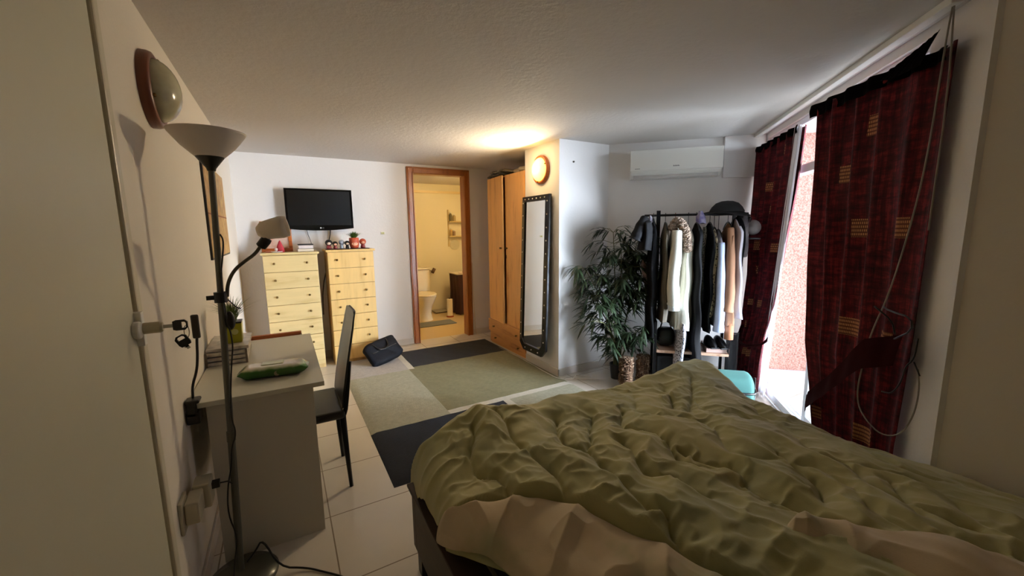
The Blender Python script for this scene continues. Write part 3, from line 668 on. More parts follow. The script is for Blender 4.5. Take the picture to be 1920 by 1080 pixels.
e.build('eyes', M['black'], pr, smooth=True)
blades((.690,4.66,1.355), 240, .075, 1.3, .006, 9, .7).build('foliage', mat('bright_leaf', (.22,.36,.10), .5, c2=(.34,.46,.16), vs=30), pr)

# ---------------------------------------------------------------- television
tv = thing('television', (.39,4.86,1.46), 'black flat television on the far wall above the chests', 'television')
def tvbox(mb, y0, y1, x0, x1, z1, z0f):
    n = 24; V = []; F = []
    for yy in (y0, y1):
        for i in range(n+1):
            x = x0+(x1-x0)*i/n; V.append((x,yy,z1))
        for i in range(n+1):
            x = x0+(x1-x0)*i/n; V.append((x,yy,z0f((i/n-.5)*2)))
    m_ = 2*(n+1)
    for s_ in (0, m_):
        for i in range(n): F.append((s_+i, s_+i+1, s_+n+1+i+1, s_+n+1+i))
    for i in range(n): F += [(i, i+1, m_+i+1, m_+i), (n+1+i, m_+n+1+i, m_+n+2+i, n+2+i)]
    F += [(0, n+1, m_+n+1, m_), (n, m_+n, m_+2*n+1, 2*n+1)]
    return mb.add(V, F)
body = tvbox(MB(), 4.838, 4.885, .063, .722, 1.888, lambda s: 1.470-.022*(1-s*s))
body.build('casing', mat('gloss_black_bezel', (.03,.03,.035), .12), tv)
MB().box((.085,4.8365,1.505), (.700,4.8385,1.868)).build('screen', mat('tv_screen', (.045,.042,.04), .28), tv)
MB().box((.25,4.885,1.55), (.55,4.943,1.80)).build('wall_bracket', M['black'], tv)
lg = text_mesh('LG', .018, .0008).xf(Matrix.Translation((.408,4.837,1.475)) @ Matrix.Rotation(PI/2, 4, 'X')); lg.build('logo_letters', mat('pale_print_grey', (.6,.6,.6), .4), tv)
MB().lathe([(.008,0),(.007,.0015)], (.385,4.8382,1.475), 18, R=RX).build('logo_disc', mat('logo_grey', (.7,.68,.68), .4), tv)
cbm = MB().tube([(.25,4.92,1.50),(.255,4.93,1.42),(.28,4.93,1.34),(.29,4.92,1.26)], .003, 6, smooth=1).tube([(.49,4.92,1.50),(.485,4.93,1.42),(.465,4.93,1.33),(.44,4.935,1.1),(.36,4.935,.8),(.35,4.935,.5)], .005, 6, smooth=1)
cbm.build('cables', M['black'], tv, smooth=True)
sw_ = thing('wall_socket', (1.062,YF,1.39), 'small yellowed switch plate on the wall left of the bathroom door', 'switch')
MB().box((1.035,YF-.008,1.393), (1.09,YF,1.428)).build('plate', mat('white_wall_plate', (.88,.87,.82), .5), sw_, bevel=.003)
MB().box((1.042,YF-.012,1.399), (1.077,YF-.008,1.421)).build('rocker', mat('yellowed_plastic', (.72,.70,.46), .4), sw_, bevel=.002)
# black bag
bgt = thing('duffel_bag', (.87,4.36,0), 'navy laptop bag slumped on the floor by the yellower chest', 'bag')
navy = mat('navy_nylon', (.04,.045,.07), .7, spec=.2, bmp=.5, bs=60, bd=.004)
TB = Matrix.Translation((.87,4.37,.135)) @ Matrix.Rotation(math.radians(14), 4, 'Z') @ Matrix.Rotation(math.radians(-38), 4, 'X') @ Matrix.Rotation(math.radians(-12), 4, 'Y')
def bagf(u, v):
    a = 2*PI*u; b = PI*(v-.5); ca, sa, cb_, sb_ = math.cos(a), math.sin(a), math.cos(b), math.sin(b)
    f = lambda q, e: math.copysign(abs(q)**e, q)
    x = .195*f(ca,.35)*f(cb_,.35); z = .135*f(sa,.35)*f(cb_,.35); y = .05*f(sb_,.6)
    x += .006*math.sin(z*60); y += .006*math.sin(x*40+z*30); return TB @ Vector((x,y,z))
MB().grid(bagf, 64, 24, wrap=True).build('bag_body', navy, bgt, smooth=True)
MB().tube([(-.10,-.05,.10),(-.08,-.075,.02),(-.03,-.08,-.01),(.03,-.08,.0),(.06,-.075,.04),(.07,-.05,.11)], .007, 8, smooth=2).xf(TB).build('handle', M['black'], bgt, smooth=True)
MB().box((-.15,-.058,.0), (.15,-.048,.006)).xf(TB).build('zipper', M['black'], bgt)

# ---------------------------------------------------------------- bathroom things
tw = thing('toilet', (2.0,6.35,0), 'white ceramic toilet seen through the bathroom door', 'toilet')
cer = mat('ceramic', (.90,.86,.74), .12)
TX = 1.93
MB().box((TX-.19,6.50,.42), (TX+.20,6.70,.79)).box((TX-.205,6.485,.79), (TX+.215,6.71,.815)).build('cistern', cer, tw, bevel=.015, seg=3)
def ell(sx, fy, by, z):
    out = []
    for j in range(36):
        a = 2*PI*j/36; c_, s_ = math.cos(a), math.sin(a)
        out.append((TX+.0+sx*c_, 6.24+(by if s_ > 0 else fy)*s_, z))
    return out
rings = [ell(.13,.16,.22,0), ell(.12,.14,.22,.04), ell(.105,.12,.22,.12), ell(.12,.15,.23,.22), ell(.165,.22,.24,.32), ell(.19,.25,.25,.38), ell(.19,.255,.25,.405)]
bw = MB(); 
for r_ in rings: bw.v += r_
for k in range(len(rings)-1):
    for j in range(36): bw.f.append((k*36+j, k*36+(j+1)%36, (k+1)*36+(j+1)%36, (k+1)*36+j)); bw.m.append(0)
bw.f.append(tuple(range(216,252))); bw.m.append(0); bw.build('bowl', cer, tw, smooth=True)
sl = MB(); sl.v += ell(.195,.26,.23,.407)+ell(.195,.26,.23,.425)+ell(.18,.245,.22,.437)
for k in range(2):
    for j in range(36): sl.f.append((k*36+j, k*36+(j+1)%36, (k+1)*36+(j+1)%36, (k+1)*36+j)); sl.m.append(0)
sl.f.append(tuple(range(72,108))); sl.m.append(0); sl.build('seat_lid', mat('cream_seat', (.90,.85,.70), .25), tw)
MB().lathe([(.02,0),(.018,.012)], (TX-.05,6.6,.815), 16).build('flush_button', M['chrome'], tw)
tag(MB().box((1.60,5.70,.001), (2.27,6.0,.012)).build('bath_mat', mat('grey_bathmat', (.45,.46,.44), .95, bmp=.8, bs=120), bevel=.004), 'grey bath mat on the floor in front of the toilet', 'mat')
scl = thing('bathroom_scale', (2.38,6.68,0), 'flat bathroom scale on the floor right of the toilet', 'scale')
MB().box((2.23,6.58,.012), (2.50,6.80,.034)).build('platform', mat('grey_scale_top', (.62,.60,.55), .25), scl, bevel=.008)
MB().box((2.25,6.60,0), (2.48,6.78,.012)).build('foot', M['black'], scl)
kr = thing('paper_roll', (2.36,6.22,0), 'tall white roll on an orange base on the bathroom floor', 'paper roll')
MB().lathe([(.062,0),(.062,.012),(.03,.02)], (2.36,6.22,0), 24).build('base', mat('orange_wood', (.62,.28,.10), .4), kr)
MB().lathe([(.046,.0205),(.046,.30),(.02,.305)], (2.36,6.22,0), 28).build('roll', mat('paper', (.92,.88,.78), .9), kr)
MB().lathe([(.016,.305),(.016,.32)], (2.36,6.22,0), 16).build('core', M['black'], kr)
tb = thing('draped_table', (2.72,6.38,0), 'small bathroom table covered with a dark brown cloth', 'table')
MB().box((2.50,6.20,.695), (2.97,6.60,.712)).build('tabletop', mat('pale_top', (.82,.78,.70), .4), tb, bevel=.004)
def clf(u, v):
    pts_ = [(2.515,6.60),(2.515,6.215),(2.965,6.215)]; x_ = u*2; i = min(int(x_),1); f = x_-i
    x = pts_[i][0]*(1-f)+pts_[i+1][0]*f; y = pts_[i][1]*(1-f)+pts_[i+1][1]*f; z = .694*(1-v)+.02*v
    wv = .025*math.sin(u*34)*v; return (x-wv+.05*v*(1-v), y+wv*.6-.02*v*(u-.5), z)
bc = MB().grid(clf, 90, 12).build('cloth', mat('dark_brown_cloth', (.26,.12,.10), .8, var=.5, vs=7), tb, smooth=True)
for (x, y) in ((2.56,6.26),(2.92,6.26),(2.56,6.56),(2.92,6.56)): MB().box((x-.012,y-.012,0), (x+.012,y+.012,.695)).build('leg', M['redwood'], tb)
for k, (x, y, r_, h_, c_, lb) in enumerate([(2.60,6.30,.035,.02,(.85,.8,.75),'pale soap dish at the left edge of the bathroom table'),(2.68,6.32,.03,.045,(.60,.16,.13),'little red jar on the bathroom table'),(2.78,6.33,.03,.07,(.75,.72,.70),'grey tub at the right of the bathroom table')]):
    mb = MB().lathe([(r_,0),(r_*1.05,h_*.8),(r_*.8,h_)], (x,y,.7122), 20); tag(mb.build('jar', mat('jar_glaze', c_, .3), bevel=.002), lb, 'jar', 'jars on the bathroom table')
sf = thing('bathroom_shelf', (2.90,6.45,1.20), 'white wall shelf with bottles in the bathroom', 'shelf')
MB().box((2.60,6.72,1.32), (2.979,6.819,1.345)).box((2.60,6.72,1.58), (2.979,6.819,1.60)).box((2.60,6.80,1.15), (2.62,6.819,1.80)).build('boards', mat('pale_shelf', (.80,.72,.52), .4), sf, bevel=.003)
MB().lathe([(.09,0),(.09,.006)], (2.72,6.813,1.18), 28, R=RX).build('round_mirror', M['mirror'], sf)
for k, (x, z, h_, c_, lb) in enumerate([(2.64,1.3452,.13,(.75,.62,.4),'amber bottle on the lower bathroom shelf'),(2.70,1.3452,.10,(.6,.5,.4),'short brown bottle on the lower bathroom shelf'),(2.64,1.6002,.16,(.45,.42,.3),'tall dark bottle on the upper bathroom shelf'),(2.71,1.6002,.12,(.70,.64,.5),'pale bottle on the upper bathroom shelf')]):
    b_ = thing('bottle', (x,6.765,z), lb, 'bottle', 'bottles on the bathroom shelf')
    MB().lathe([(.024,0),(.025,h_*.7),(.012,h_*.85)], (x,6.765,z), 16).build('body', mat('bottle_plastic', c_, .3), b_)
    MB().lathe([(.011,h_*.85),(.011,h_)], (x,6.765,z), 12).build('cap', M['white'], b_)
tp_ = thing('paper_holder', (2.17,6.80,.55), 'dark paper holder on the bathroom wall beside the cistern', 'paper holder')
MB().tube([(2.235,6.815,.74),(2.235,6.76,.74),(2.30,6.75,.735)], .007, 8).build('bracket', M['chrome'], tp_, smooth=True)
MB().tube([(2.255,6.75,.70),(2.30,6.745,.78)], .028, 12).build('roll', mat('brown_roll', (.40,.30,.2), .7), tp_, smooth=True)

# ---------------------------------------------------------------- wardrobe
wd = thing('wardrobe', (2.55,4.06,0), 'tall orange pine wardrobe in the nook right of the bathroom door', 'wardrobe')
wy0, wy1, wx0, wx1, WH = 3.632, 4.49, 2.262, 2.84, 2.04
MB().box((wx0,wy0,0), (wx1,wy1,.30)).box((wx0,wy0,.30), (wx1,wy0+.018,WH)).box((wx0,wy1-.018,.30), (wx1,wy1,WH)).box((wx0,wy0+.018,WH-.018), (wx1,wy1-.018,WH)).box((wx1-.01,wy0+.018,.30), (wx1,wy1-.018,WH-.018)).box((wx0,wy0+.018,.30), (wx1-.01,wy1-.018,.318)).box((wx0+.02,4.03,.318), (wx1-.01,4.045,WH-.02)).build('carcass', M['ward'], wd, bevel=.002)
d1 = MB().box((wx0-.018,wy0+.002,.322), (wx0-.001,4.045,WH-.002)).build('door', M['ward'], wd, bevel=.002)
hg = Matrix.Translation((wx0-.001,wy1,0)) @ Matrix.Rotation(math.radians(-5), 4, 'Z')
d2 = MB().box((-.017,-.44,.322), (0,-.002,WH-.002)).xf(hg).build('door', M['ward'], wd, bevel=.002)
MB().box((-.0172,-.4415,.33), (0,-.4402,WH-.01)).xf(hg).build('lit_edge', mat('pale_lit_edge', (.90,.76,.58), .4), d2)  # paler strip: light on the ajar door's free edge, put into the colour
kp = [(.010,0),(.006,.008),(.012,.016),(.012,.022),(.0005,.027)]
MB().lathe(kp, (wx0-.018,4.015,1.22), 16, R=RN, cap=False).build('knob', M['brass'], d1, smooth=True)
MB().lathe(kp, tuple(hg @ Vector((-.017,-.405,1.22))), 16, R=RN, cap=False).build('knob', M['brass'], d2, smooth=True)
MB().box((wx0-.022,4.03,1.10), (wx0-.018,4.042,1.14)).build('key_plate', M['brass'], d1)
for k, (a, b_, pull) in enumerate([(.165,.318,.022), (.02,.160,0)]):
    dr = MB().box((wx0-.018-pull,wy0+.003,a), (wx0-.001-pull,wy1-.003,b_)).box((wx0-.001-pull,wy0+.02,a+.01), (wx0+.03,wy1-.02,b_-.02)).build('drawer', M['ward_h'], wd, bevel=.002)
    for y in (3.78,4.33): MB().lathe(kp, (wx0-.018-pull,y,(a+b_)/2), 16, R=RN, cap=False).build('knob', M['brass'], dr, smooth=True)
# things on top of it
bl = thing('folded_blanket', (2.42,4.30,WH+.0005), 'striped grey cloth folded on the far end of the wardrobe top', 'blanket')
def foldf(off, l0, l1, th, zb, mt, nm, yc, sx=.16):
    def fn(u, v):
        a = 2*PI*u; ca, sa = math.cos(a), math.sin(a)
        y = l0+(l1-l0)*v; e = min(v, 1-v)*2; t_ = th*(min(1, e*5)**.5)
        x = 2.40+off+sx*math.copysign(abs(ca)**.5, ca)*(min(1, e*8+.3)); z = zb+t_*(1+math.copysign(abs(sa)**.7, sa))+.006*math.sin(y*30+ca*3)
        return (x, y, z)
    return MB().grid(fn, 30, 24, wrap=True).build(nm, mt, bl, smooth=True)
foldf(-.02, 4.10, 4.46, .016, WH+.008, mat('grey_stripe_cloth', (.42,.40,.36), .8, c2=(.15,.13,.12), vs=40, stretch=(.2,1,4)), 'lower_fold', 4.3)
foldf(-.01, 4.05, 4.40, .014, WH+.046, mat('pale_stripe_cloth', (.66,.62,.54), .8, c2=(.25,.2,.17), vs=34, stretch=(.2,1,4)), 'upper_fold', 4.3)
def clump(u, v):
    a = 2*PI*u; b = PI*v; r = 1+.25*math.sin(3*a+2)*math.sin(b)+.15*math.sin(5*a+7*v)
    return (2.44+.12*r*math.sin(b)*math.cos(a), 3.90+.13*r*math.sin(b)*math.sin(a), WH+.048-.045*math.cos(b))
tag(MB().grid(clump, 30, 18, wrap=True).build('plastic_bag', mat('crumpled_white_plastic', (.72,.66,.54), .4), smooth=True), 'crumpled whitish plastic bag lying on the wardrobe top', 'bag')

# ---------------------------------------------------------------- tall mirror
mt = thing('standing_mirror', (2.20,3.35,.16), 'tall narrow mirror in a studded black frame on the column wall', 'mirror')
def oct_(y0, y1, z0, z1, c): return [(y0+c,z0),(y1-c,z0),(y1,z0+c),(y1,z1-c*.0),(y0,z1-c*.0),(y0,z0+c)]
TM = Matrix.Translation((XC-.085,0,.16)) @ Matrix.Rotation(math.radians(2.0), 4, 'Y')
o_ = oct_(3.125,3.612,0,1.60,.075); i_ = oct_(3.185,3.552,.075,1.545,.045)
V = [(-.012,y,z) for y,z in o_]+[(-.020,y,z) for y,z in i_]+[(.016,y,z) for y,z in o_]+[(.016,y,z) for y,z in i_]
F = []
for k in range(6):
    j = (k+1) % 6; F += [(k,j,6+j,6+k), (k,12+k,12+j,j), (6+k,6+j,18+j,18+k), (12+k,18+k,18+j,12+j)]
MB().add(V, F).xf(TM).build('frame', mat('black_mirror_frame', (.05,.045,.04), .25), mt, bevel=.004)
V = [(-.006,y,z) for y,z in i_]+[(.014,y,z) for y,z in i_]
MB().add(V, [tuple(reversed(range(6))), tuple(range(6,12))]).xf(TM).build('glass', M['mirror'], mt)
sp_ = [(y,z) for z in [.16+.125*k for k in range(12)] for y in (3.155,3.582)]+[(y,1.572) for y in (3.20,3.27,3.34,3.41,3.48,3.55)]+[(y,.035) for y in (3.25,3.37,3.49)]
stud_m = mat('pearl_studs', (.88,.84,.76), .2, .2)
for y, z in sp_: MB().ball((-.016,y,z), .007, 8).xf(TM).build('stud', stud_m, mt, smooth=True)
MB().box((.016,3.30,.0), (.07,3.34,.03)).xf(TM).build('foot', M['black'], mt)

# ---------------------------------------------------------------- air conditioner
ac = thing('air_conditioner', F_AC @ Vector((.60,-.1,1.88)), 'white split air conditioner high on the wall above the clothes rack', 'air conditioner')
def acprof(t0, t1, mb, P):
    V = [(t,y,z) for t in (t0,t1) for y,z in P]; n = len(P)
    return mb.add(V, [tuple(range(n)), tuple(reversed(range(n,2*n)))]+[(k,n+k,n+(k+1)%n,(k+1)%n) for k in range(n)])
acprof(.205,.975,MB(),[(0,2.135),(-.15,2.135),(-.185,2.125),(-.195,2.10),(-.195,1.935),(-.180,1.915),(-.120,1.885),(0,1.885)]).xf(F_AC).build('housing', M['white'], ac, bevel=.004)
MB().box((.200,-.204,1.945), (.980,-.195,2.128)).xf(F_AC).build('front_panel', M['white'], ac, bevel=.004)
MB().box((-.36,-.004,-.028), (.36,.004,.028)).xf(F_AC @ Matrix.Translation((.59,-.165,1.905)) @ Matrix.Rotation(math.radians(-38), 4, 'X') @ Matrix.Rotation(0, 4, 'X')).build('louvre', mat('grey_white_louvre', (.74,.73,.72), .35), ac, bevel=.003)
MB().box((.255,-.13,2.136), (.325,-.06,2.150)).xf(F_AC).build('top_clip', M['white'], ac)
gr_ = mat('grey_lettering', (.35,.35,.36), .5)
mk = MB()
for k in range(6): mk.box((.572+.009*k,-.2048,1.974), (.578+.009*k,-.204,1.982 if k % 2 else 1.985))
mk.xf(F_AC).build('brand_mark', gr_, ac)
mk = MB()
for k in range(5): mk.box((.242+.009*k,-.2048,1.962), (.249+.009*k,-.204,1.967))
mk.xf(F_AC).build('small_mark', gr_, ac)
tag(MB().lathe([(.008,0),(.008,.01),(.003,.014)], (2.412,3.03,2.045), 12, R=RX).build('wall_hook', M['darkgrey'], smooth=False), 'tiny dark screw hook high on the wall left of the air conditioner', 'hook')

# ---------------------------------------------------------------- clothes rack
RO = -.40
def rk(t, o, z): return F_AC @ Vector((t, RO+o, z))
RK = F_AC @ Matrix.Translation((0, RO, 0))
rt_ = thing('clothes_rack', rk(.75,0,0), 'black metal clothes rack with a low wooden shelf below the air conditioner', 'clothes rack')
for t in (.445,1.045):
    for o_ in ((-.16,.16)):
        MB().box((t-.011,o_-.011,0), (t+.011,o_+.011,.62)).xf(RK).build('leg', M['blackmetal'], rt_)
    MB().box((t-.011,-.16,.60), (t+.011,.16,.622)).box((t-.011,-.16,.06), (t+.011,.16,.08)).xf(RK).build('side_brace', M['blackmetal'], rt_)
MB().box((.430,-.016,.622), (.462,.016,1.575)).xf(RK).build('post', M['blackmetal'], rt_)
MB().box((1.032,-.012,.622), (1.058,.012,1.56)).xf(RK).build('post', M['blackmetal'], rt_)
MB().tube([(.33,0,1.535),(1.15,0,1.535)], .010, 12).xf(RK).build('rail', M['blackmetal'], rt_, smooth=True)
MB().box((.458,-.17,.345), (1.032,.17,.368)).xf(RK).build('shelf', wood('pale_shelf_wood', (.74,.60,.50), (.60,.45,.35), 'x', .5, 8), rt_, bevel=.002)

def garment(name, tc, z0, z1, th0, th1, dp, m, label, kind='coat', lean=0, pleat=0, cat='garment', grp='garments on the clothes rack', seed=1, shoulder=.10, hanger=True, hm=None, parent=None, ph=.05):
    t = parent or thing(name, rk(tc,0,z0), label, cat, grp)
    def fn(u, v):
        a = 2*PI*u; ca, sa = math.cos(a), math.sin(a); z = z1+(z0-z1)*v; dz = (z1-z)
        sh_ = min(1, dz/shoulder) if shoulder > 0 else 1
        d_ = dp*(.18+.82*sh_)*(1+.06*v); th = (th0+(th1-th0)*v**.8)*(.35+.65*min(1, dz/.05))
        fold = 1+.16*math.sin(3*a+seed+z*5)*min(1, v*3)+.10*math.sin(7*a+seed*2+z*3)*v
        if pleat: fold += pleat*math.sin(26*a)*min(1, v*4)
        x = tc+lean*v+th*math.copysign(abs(ca)**.7, ca)*fold+.006*math.sin(z*17+seed)
        y = d_*math.copysign(abs(sa)**.85, sa)*(1+.04*math.sin(5*a+z*6+seed))
        return RK @ Vector((x, y, z+.004*math.sin(5*a+seed)*v))
    n = 120 if pleat else 48
    mb = MB().grid(fn, n, 40, wrap=True); b0 = len(mb.v); mb.f += [tuple(range(n)), tuple(reversed(range(b0-n,b0)))]; mb.m += [0,0]
    mb.build('garment_body' if parent is None else 'layer', m, t, smooth=True)
    if hanger:
        hk = MB().tube([(tc,-.15,z1-.055),(tc,-.08,z1-.01),(tc,0,z1+.012),(tc,.08,z1-.01),(tc,.15,z1-.055)], .005, 8, smooth=1)
        hk.tube([(tc,0,z1+.01),(tc,0,1.525),(tc,.012,1.548),(tc,0,1.555),(tc,-.012,1.546)], .0025, 6, smooth=1)
        hk.xf(RK).build('hanger', hm or M['black'], t, smooth=True)
    return t
def fab(name, c, c2=None, vs=8, rough=.85, bs=90, **k): return mat(name, c, rough, c2=c2, vs=vs, bmp=.3, bs=bs, bd=.003, **k)
def leopard(name, base, spot, sc_=40):
    m, nt, b = newmat(name); v = coord(nt); vo = nt.nodes.new('ShaderNodeTexVoronoi'); vo.inputs['Scale'].default_value = sc_; nt.links.new(v, vo.inputs['Vector'])
    nt.links.new(ramp(nt, vo.outputs['Distance'], [(.30, lin(spot)), (.46, lin(base))]), b.inputs['Base Color']); b.inputs['Roughness'].default_value = .8; return m
F_cream = fab('cream_wool', (.82,.81,.76)); F_blk = fab('black_cloth', (.035,.033,.04), spec=.2); F_dk = fab('charcoal_cloth', (.10,.10,.105), spec=.2)
F_taupe = fab('taupe_cloth', (.36,.33,.28)); F_lil = fab('lilac_grey_cloth', (.66,.66,.74)); F_tan = fab('camel_wool', (.58,.42,.31)); F_wh = fab('white_shirt', (.84,.82,.86))
wh = M['frame_wood']
jk = garment('jacket', .345, 1.24, 1.53, .030, .060, .20, F_dk, 'dark grey jacket hooked on the far left end of the rack', seed=3, hanger=False, cat='jacket', shoulder=.06)
def sleeve(pts, r0, r1, m, parent, nm='sleeve', n=16):
    MB().tube(pts, lambda t: (r0+(r1-r0)*t)*(1+.06*math.sin(t*23)), n, smooth=2).xf(RK).build(nm, m, parent, smooth=True)
sleeve([(.33,-.10,1.51),(.29,-.15,1.44),(.262,-.17,1.36),(.25,-.17,1.33)], .035, .055, F_dk, jk)
sc1 = garment('scarf', .375, 1.30, 1.535, .018, .026, .07, fab('white_print_cloth', (.78,.76,.80), c2=(.45,.42,.5), vs=30), 'white scarf with faint print beside the dark grey jacket', seed=2, hanger=False, cat='scarf', shoulder=0)
garment('coat', .405, .48, 1.50, .030, .045, .17, F_blk, 'long black coat hanging behind the left rack post', seed=5, cat='coat')
sh1 = garment('cloth_pouch', .335, .93, 1.15, .020, .040, .06, fab('rose_beige_cloth', (.56,.46,.44), c2=(.2,.16,.18), vs=20), 'rose beige cloth pouch hanging among the plant leaves', seed=5, hanger=False, cat='pouch', shoulder=0, lean=.05)
garment('coat', .505, .62, 1.47, .020, .035, .19, F_taupe, 'taupe long coat just right of the left rack post', seed=8, cat='coat')
# cream coat with fur collar
cc = garment('coat', .585, .78, 1.46, .026, .060, .20, F_cream, 'cream coat with beige fur collar on a red wooden hanger', seed=2, hm=M['redwood'], cat='coat')
sleeve([(.585,-.17,1.40),(.580,-.20,1.20),(.560,-.21,1.0),(.575,-.215,.81),(.577,-.21,.79)], .040, .055, F_cream, cc)
MB().tube([(.577,-.21,.792),(.58,-.21,.735)], .046, 18).xf(RK).build('cuff', fab('pale_blue_cuff', (.84,.86,.86)), cc, smooth=True)
def fur(pts, r, m, parent, nm, seed=1, frame=RK):
    P = [Vector(p) for p in pts]
    for _ in range(2):
        Q = [P[0]]
        for a, b in zip(P, P[1:]): Q += [a*.75+b*.25, a*.25+b*.75]
        P = Q+[P[-1]]
    rnd = random.Random(seed); mb = MB(); k = len(P); n = 26; sub = 4
    PP = []
    for a, b in zip(P, P[1:]): PP += [a+(b-a)*(q/sub) for q in range(sub)]
    PP.append(P[-1]); k = len(PP); up = None; V = []
    for i, p in enumerate(PP):
        t = (PP[min(i+1,k-1)]-PP[max(i-1,0)]).normalized()
        if up is None: up = t.orthogonal().normalized()
        up = (up-t*up.dot(t)).normalized(); s_ = t.cross(up); f = i/(k-1); rr_ = r*min(1, .5+f*6, .5+(1-f)*6)
        V += [p+(up*math.cos(2*PI*j/n)+s_*math.sin(2*PI*j/n))*rr_*rnd.uniform(.78,1.16) for j in range(n)]
    F = [(i*n+j, i*n+(j+1)%n, (i+1)*n+(j+1)%n, (i+1)*n+j) for i in range(k-1) for j in range(n)]
    F += [tuple(reversed(range(n))), tuple(range((k-1)*n, k*n))]
    mb.add(V, F).xf(frame); return mb.build(nm, m, parent, smooth=False)
F_fur = fab('beige_fur', (.66,.58,.50), c2=(.42,.35,.30), vs=30)
fur([(.545,-.12,1.40),(.565,-.14,1.47),(.600,-.15,1.48),(.640,-.17,1.42),(.665,-.18,1.32),(.672,-.18,1.22)], .036, F_fur, cc, 'fur_collar', 2)
dr_ = garment('dress', .690, .56, 1.44, .020, .085, .19, fab('cream_pleats', (.78,.77,.71)), 'long cream pleated dress beside the fur-collared coat', seed=4, pleat=.10, lean=-.035, cat='dress')
garment('trousers', .665, .16, .62, .036, .055, .215, leopard('speckled_cloth', (.72,.72,.76), (.22,.21,.23), 60), 'speckled grey trousers showing under the cream pleated dress', seed=6, hanger=False, lean=-.02, cat='trousers', shoulder=0)
garment('dress', .755, .20, 1.46, .030, .046, .215, F_blk, 'long black dress reaching down to the low shelf', seed=9, cat='dress', lean=.02)
garment('scarf', .775, .14, .34, .020, .035, .215, leopard('floral_cloth', (.78,.80,.86), (.35,.35,.42), 45), 'pale floral scarf end below the long black dress', seed=2, hanger=False, cat='scarf', shoulder=0)
garment('scarf', .818, .70, 1.43, .018, .030, .05, leopard('white_leopard', (.80,.78,.72), (.14,.13,.12), 75), 'white and black spotted scarf between two black garments', seed=3, hanger=False, cat='scarf', shoulder=0, lean=-.02)
pu = garment('hanging_cloth', .790, 1.46, 1.565, .030, .034, .05, fab('white_purple_cloth', (.80,.78,.84), c2=(.28,.22,.50), vs=14), 'white and purple cloth hooked over the rack rail', seed=3, hanger=False, cat='cloth', shoulder=0)
garment('blouse', .860, .55, 1.46, .020, .030, .18, F_blk, 'narrow black blouse between the two spotted garments', seed=12, cat='blouse')
garment('dress', .895, .68, 1.42, .020, .030, .16, leopard('beige_leopard', (.70,.64,.52), (.10,.09,.08), 50), 'beige leopard print dress hanging mid rack', seed=13, cat='dress', lean=-.02)
ls = garment('dress', .930, .60, 1.40, .018, .034, .18, F_lil, 'lilac grey long dress left of the camel coat', seed=14, cat='dress')
sleeve([(.925,-.17,1.3),(.93,-.20,1.0),(.935,-.21,.70),(.93,-.21,.57)], .022, .045, fab('pale_blue_sleeve', (.68,.73,.84)), ls)
tn = garment('coat', 1.000, .62, 1.46, .016, .052, .20, F_tan, 'camel brown wool coat near the right rack post', seed=15, cat='coat', lean=.01)
sleeve([(.985,-.17,1.42),(.995,-.19,1.15),(1.0,-.20,.85),(.985,-.20,.74)], .022, .052, F_tan, tn)
MB().tube([(1.02,-.17,.64),(1.02,-.17,.50)], .035, 16).xf(RK).build('hem', fab('orange_tan_cloth', (.72,.48,.34)), tn, smooth=True)
garment('shirt', 1.055, .68, 1.49, .014, .050, .20, F_wh, 'white shirt hanging just right of the camel coat', seed=16, cat='shirt', lean=.02)
garment('jacket', 1.085, 1.10, 1.52, .030, .030, .12, F_blk, 'short black jacket at the right end of the rack', seed=17, cat='jacket', hanger=False)
gw_ = garment('cardigan', 1.125, 1.18, 1.53, .035, .05, .09, fab('grey_knit', (.50,.47,.48), c2=(.30,.28,.30), vs=10), 'grey knit cardigan slung at the right rack end', seed=18, cat='cardigan', hanger=False, lean=-.03)
# hats
ht = thing('sun_hat', rk(.985,0,1.55), 'wide black hat perched on the right end of the rack', 'hat')
hm_ = fab('black_felt', (.035,.033,.04))
MB().lathe([(.135,0),(.130,.012),(.115,.040),(.085,.072),(.045,.088),(.0005,.092)], rk(.985,0,1.552), 40, cap=False, sx=1, sy=1).build('crown', hm_, ht, smooth=True)
def brim(u, v):
    a = 2*PI*u; r = .10+.075*v; return tuple(Vector(rk(.985,0,1.556))+Vector((r*math.cos(a), r*math.sin(a), -.030*v*(1+.5*math.cos(a+PI*.25))+.006*math.sin(4*a))))
b_ = MB().grid(brim, 48, 6, wrap=True).build('brim', hm_, ht, smooth=True); sm = b_.modifiers.new('thickness', 'SOLIDIFY'); sm.thickness = .004
hp = thing('cap', rk(1.20,-.03,1.33), 'pale grey cap hanging at the right end of the rack', 'cap')
capm = fab('grey_cap', (.50,.47,.46))
def cap_f(u, v):
    a = 2*PI*u; b = PI/2*v; r = .056
    p = Vector((r*math.cos(a)*math.cos(b), -.085*math.sin(b), r*1.1*math.sin(a)*math.cos(b))); return RK @ (Vector((1.185,-.02,1.42))+p)
MB().grid(cap_f, 32, 12, wrap=True).build('crown', capm, hp, smooth=True)
MB().box((1.145,-.10,1.325), (1.225,-.02,1.337)).xf(RK).build('peak', M['black'], hp, bevel=.004)
MB().tube([RK @ Vector((1.13,-.02,1.48)), RK @ Vector((1.16,-.04,1.51)), RK @ Vector((1.14,-.05,1.45)), RK @ Vector((1.12,-.05,1.36)), RK @ Vector((1.13,-.05,1.28))], lambda t: .008+.012*t, 10, smooth=2).build('strap', M['black'], hp, smooth=True)
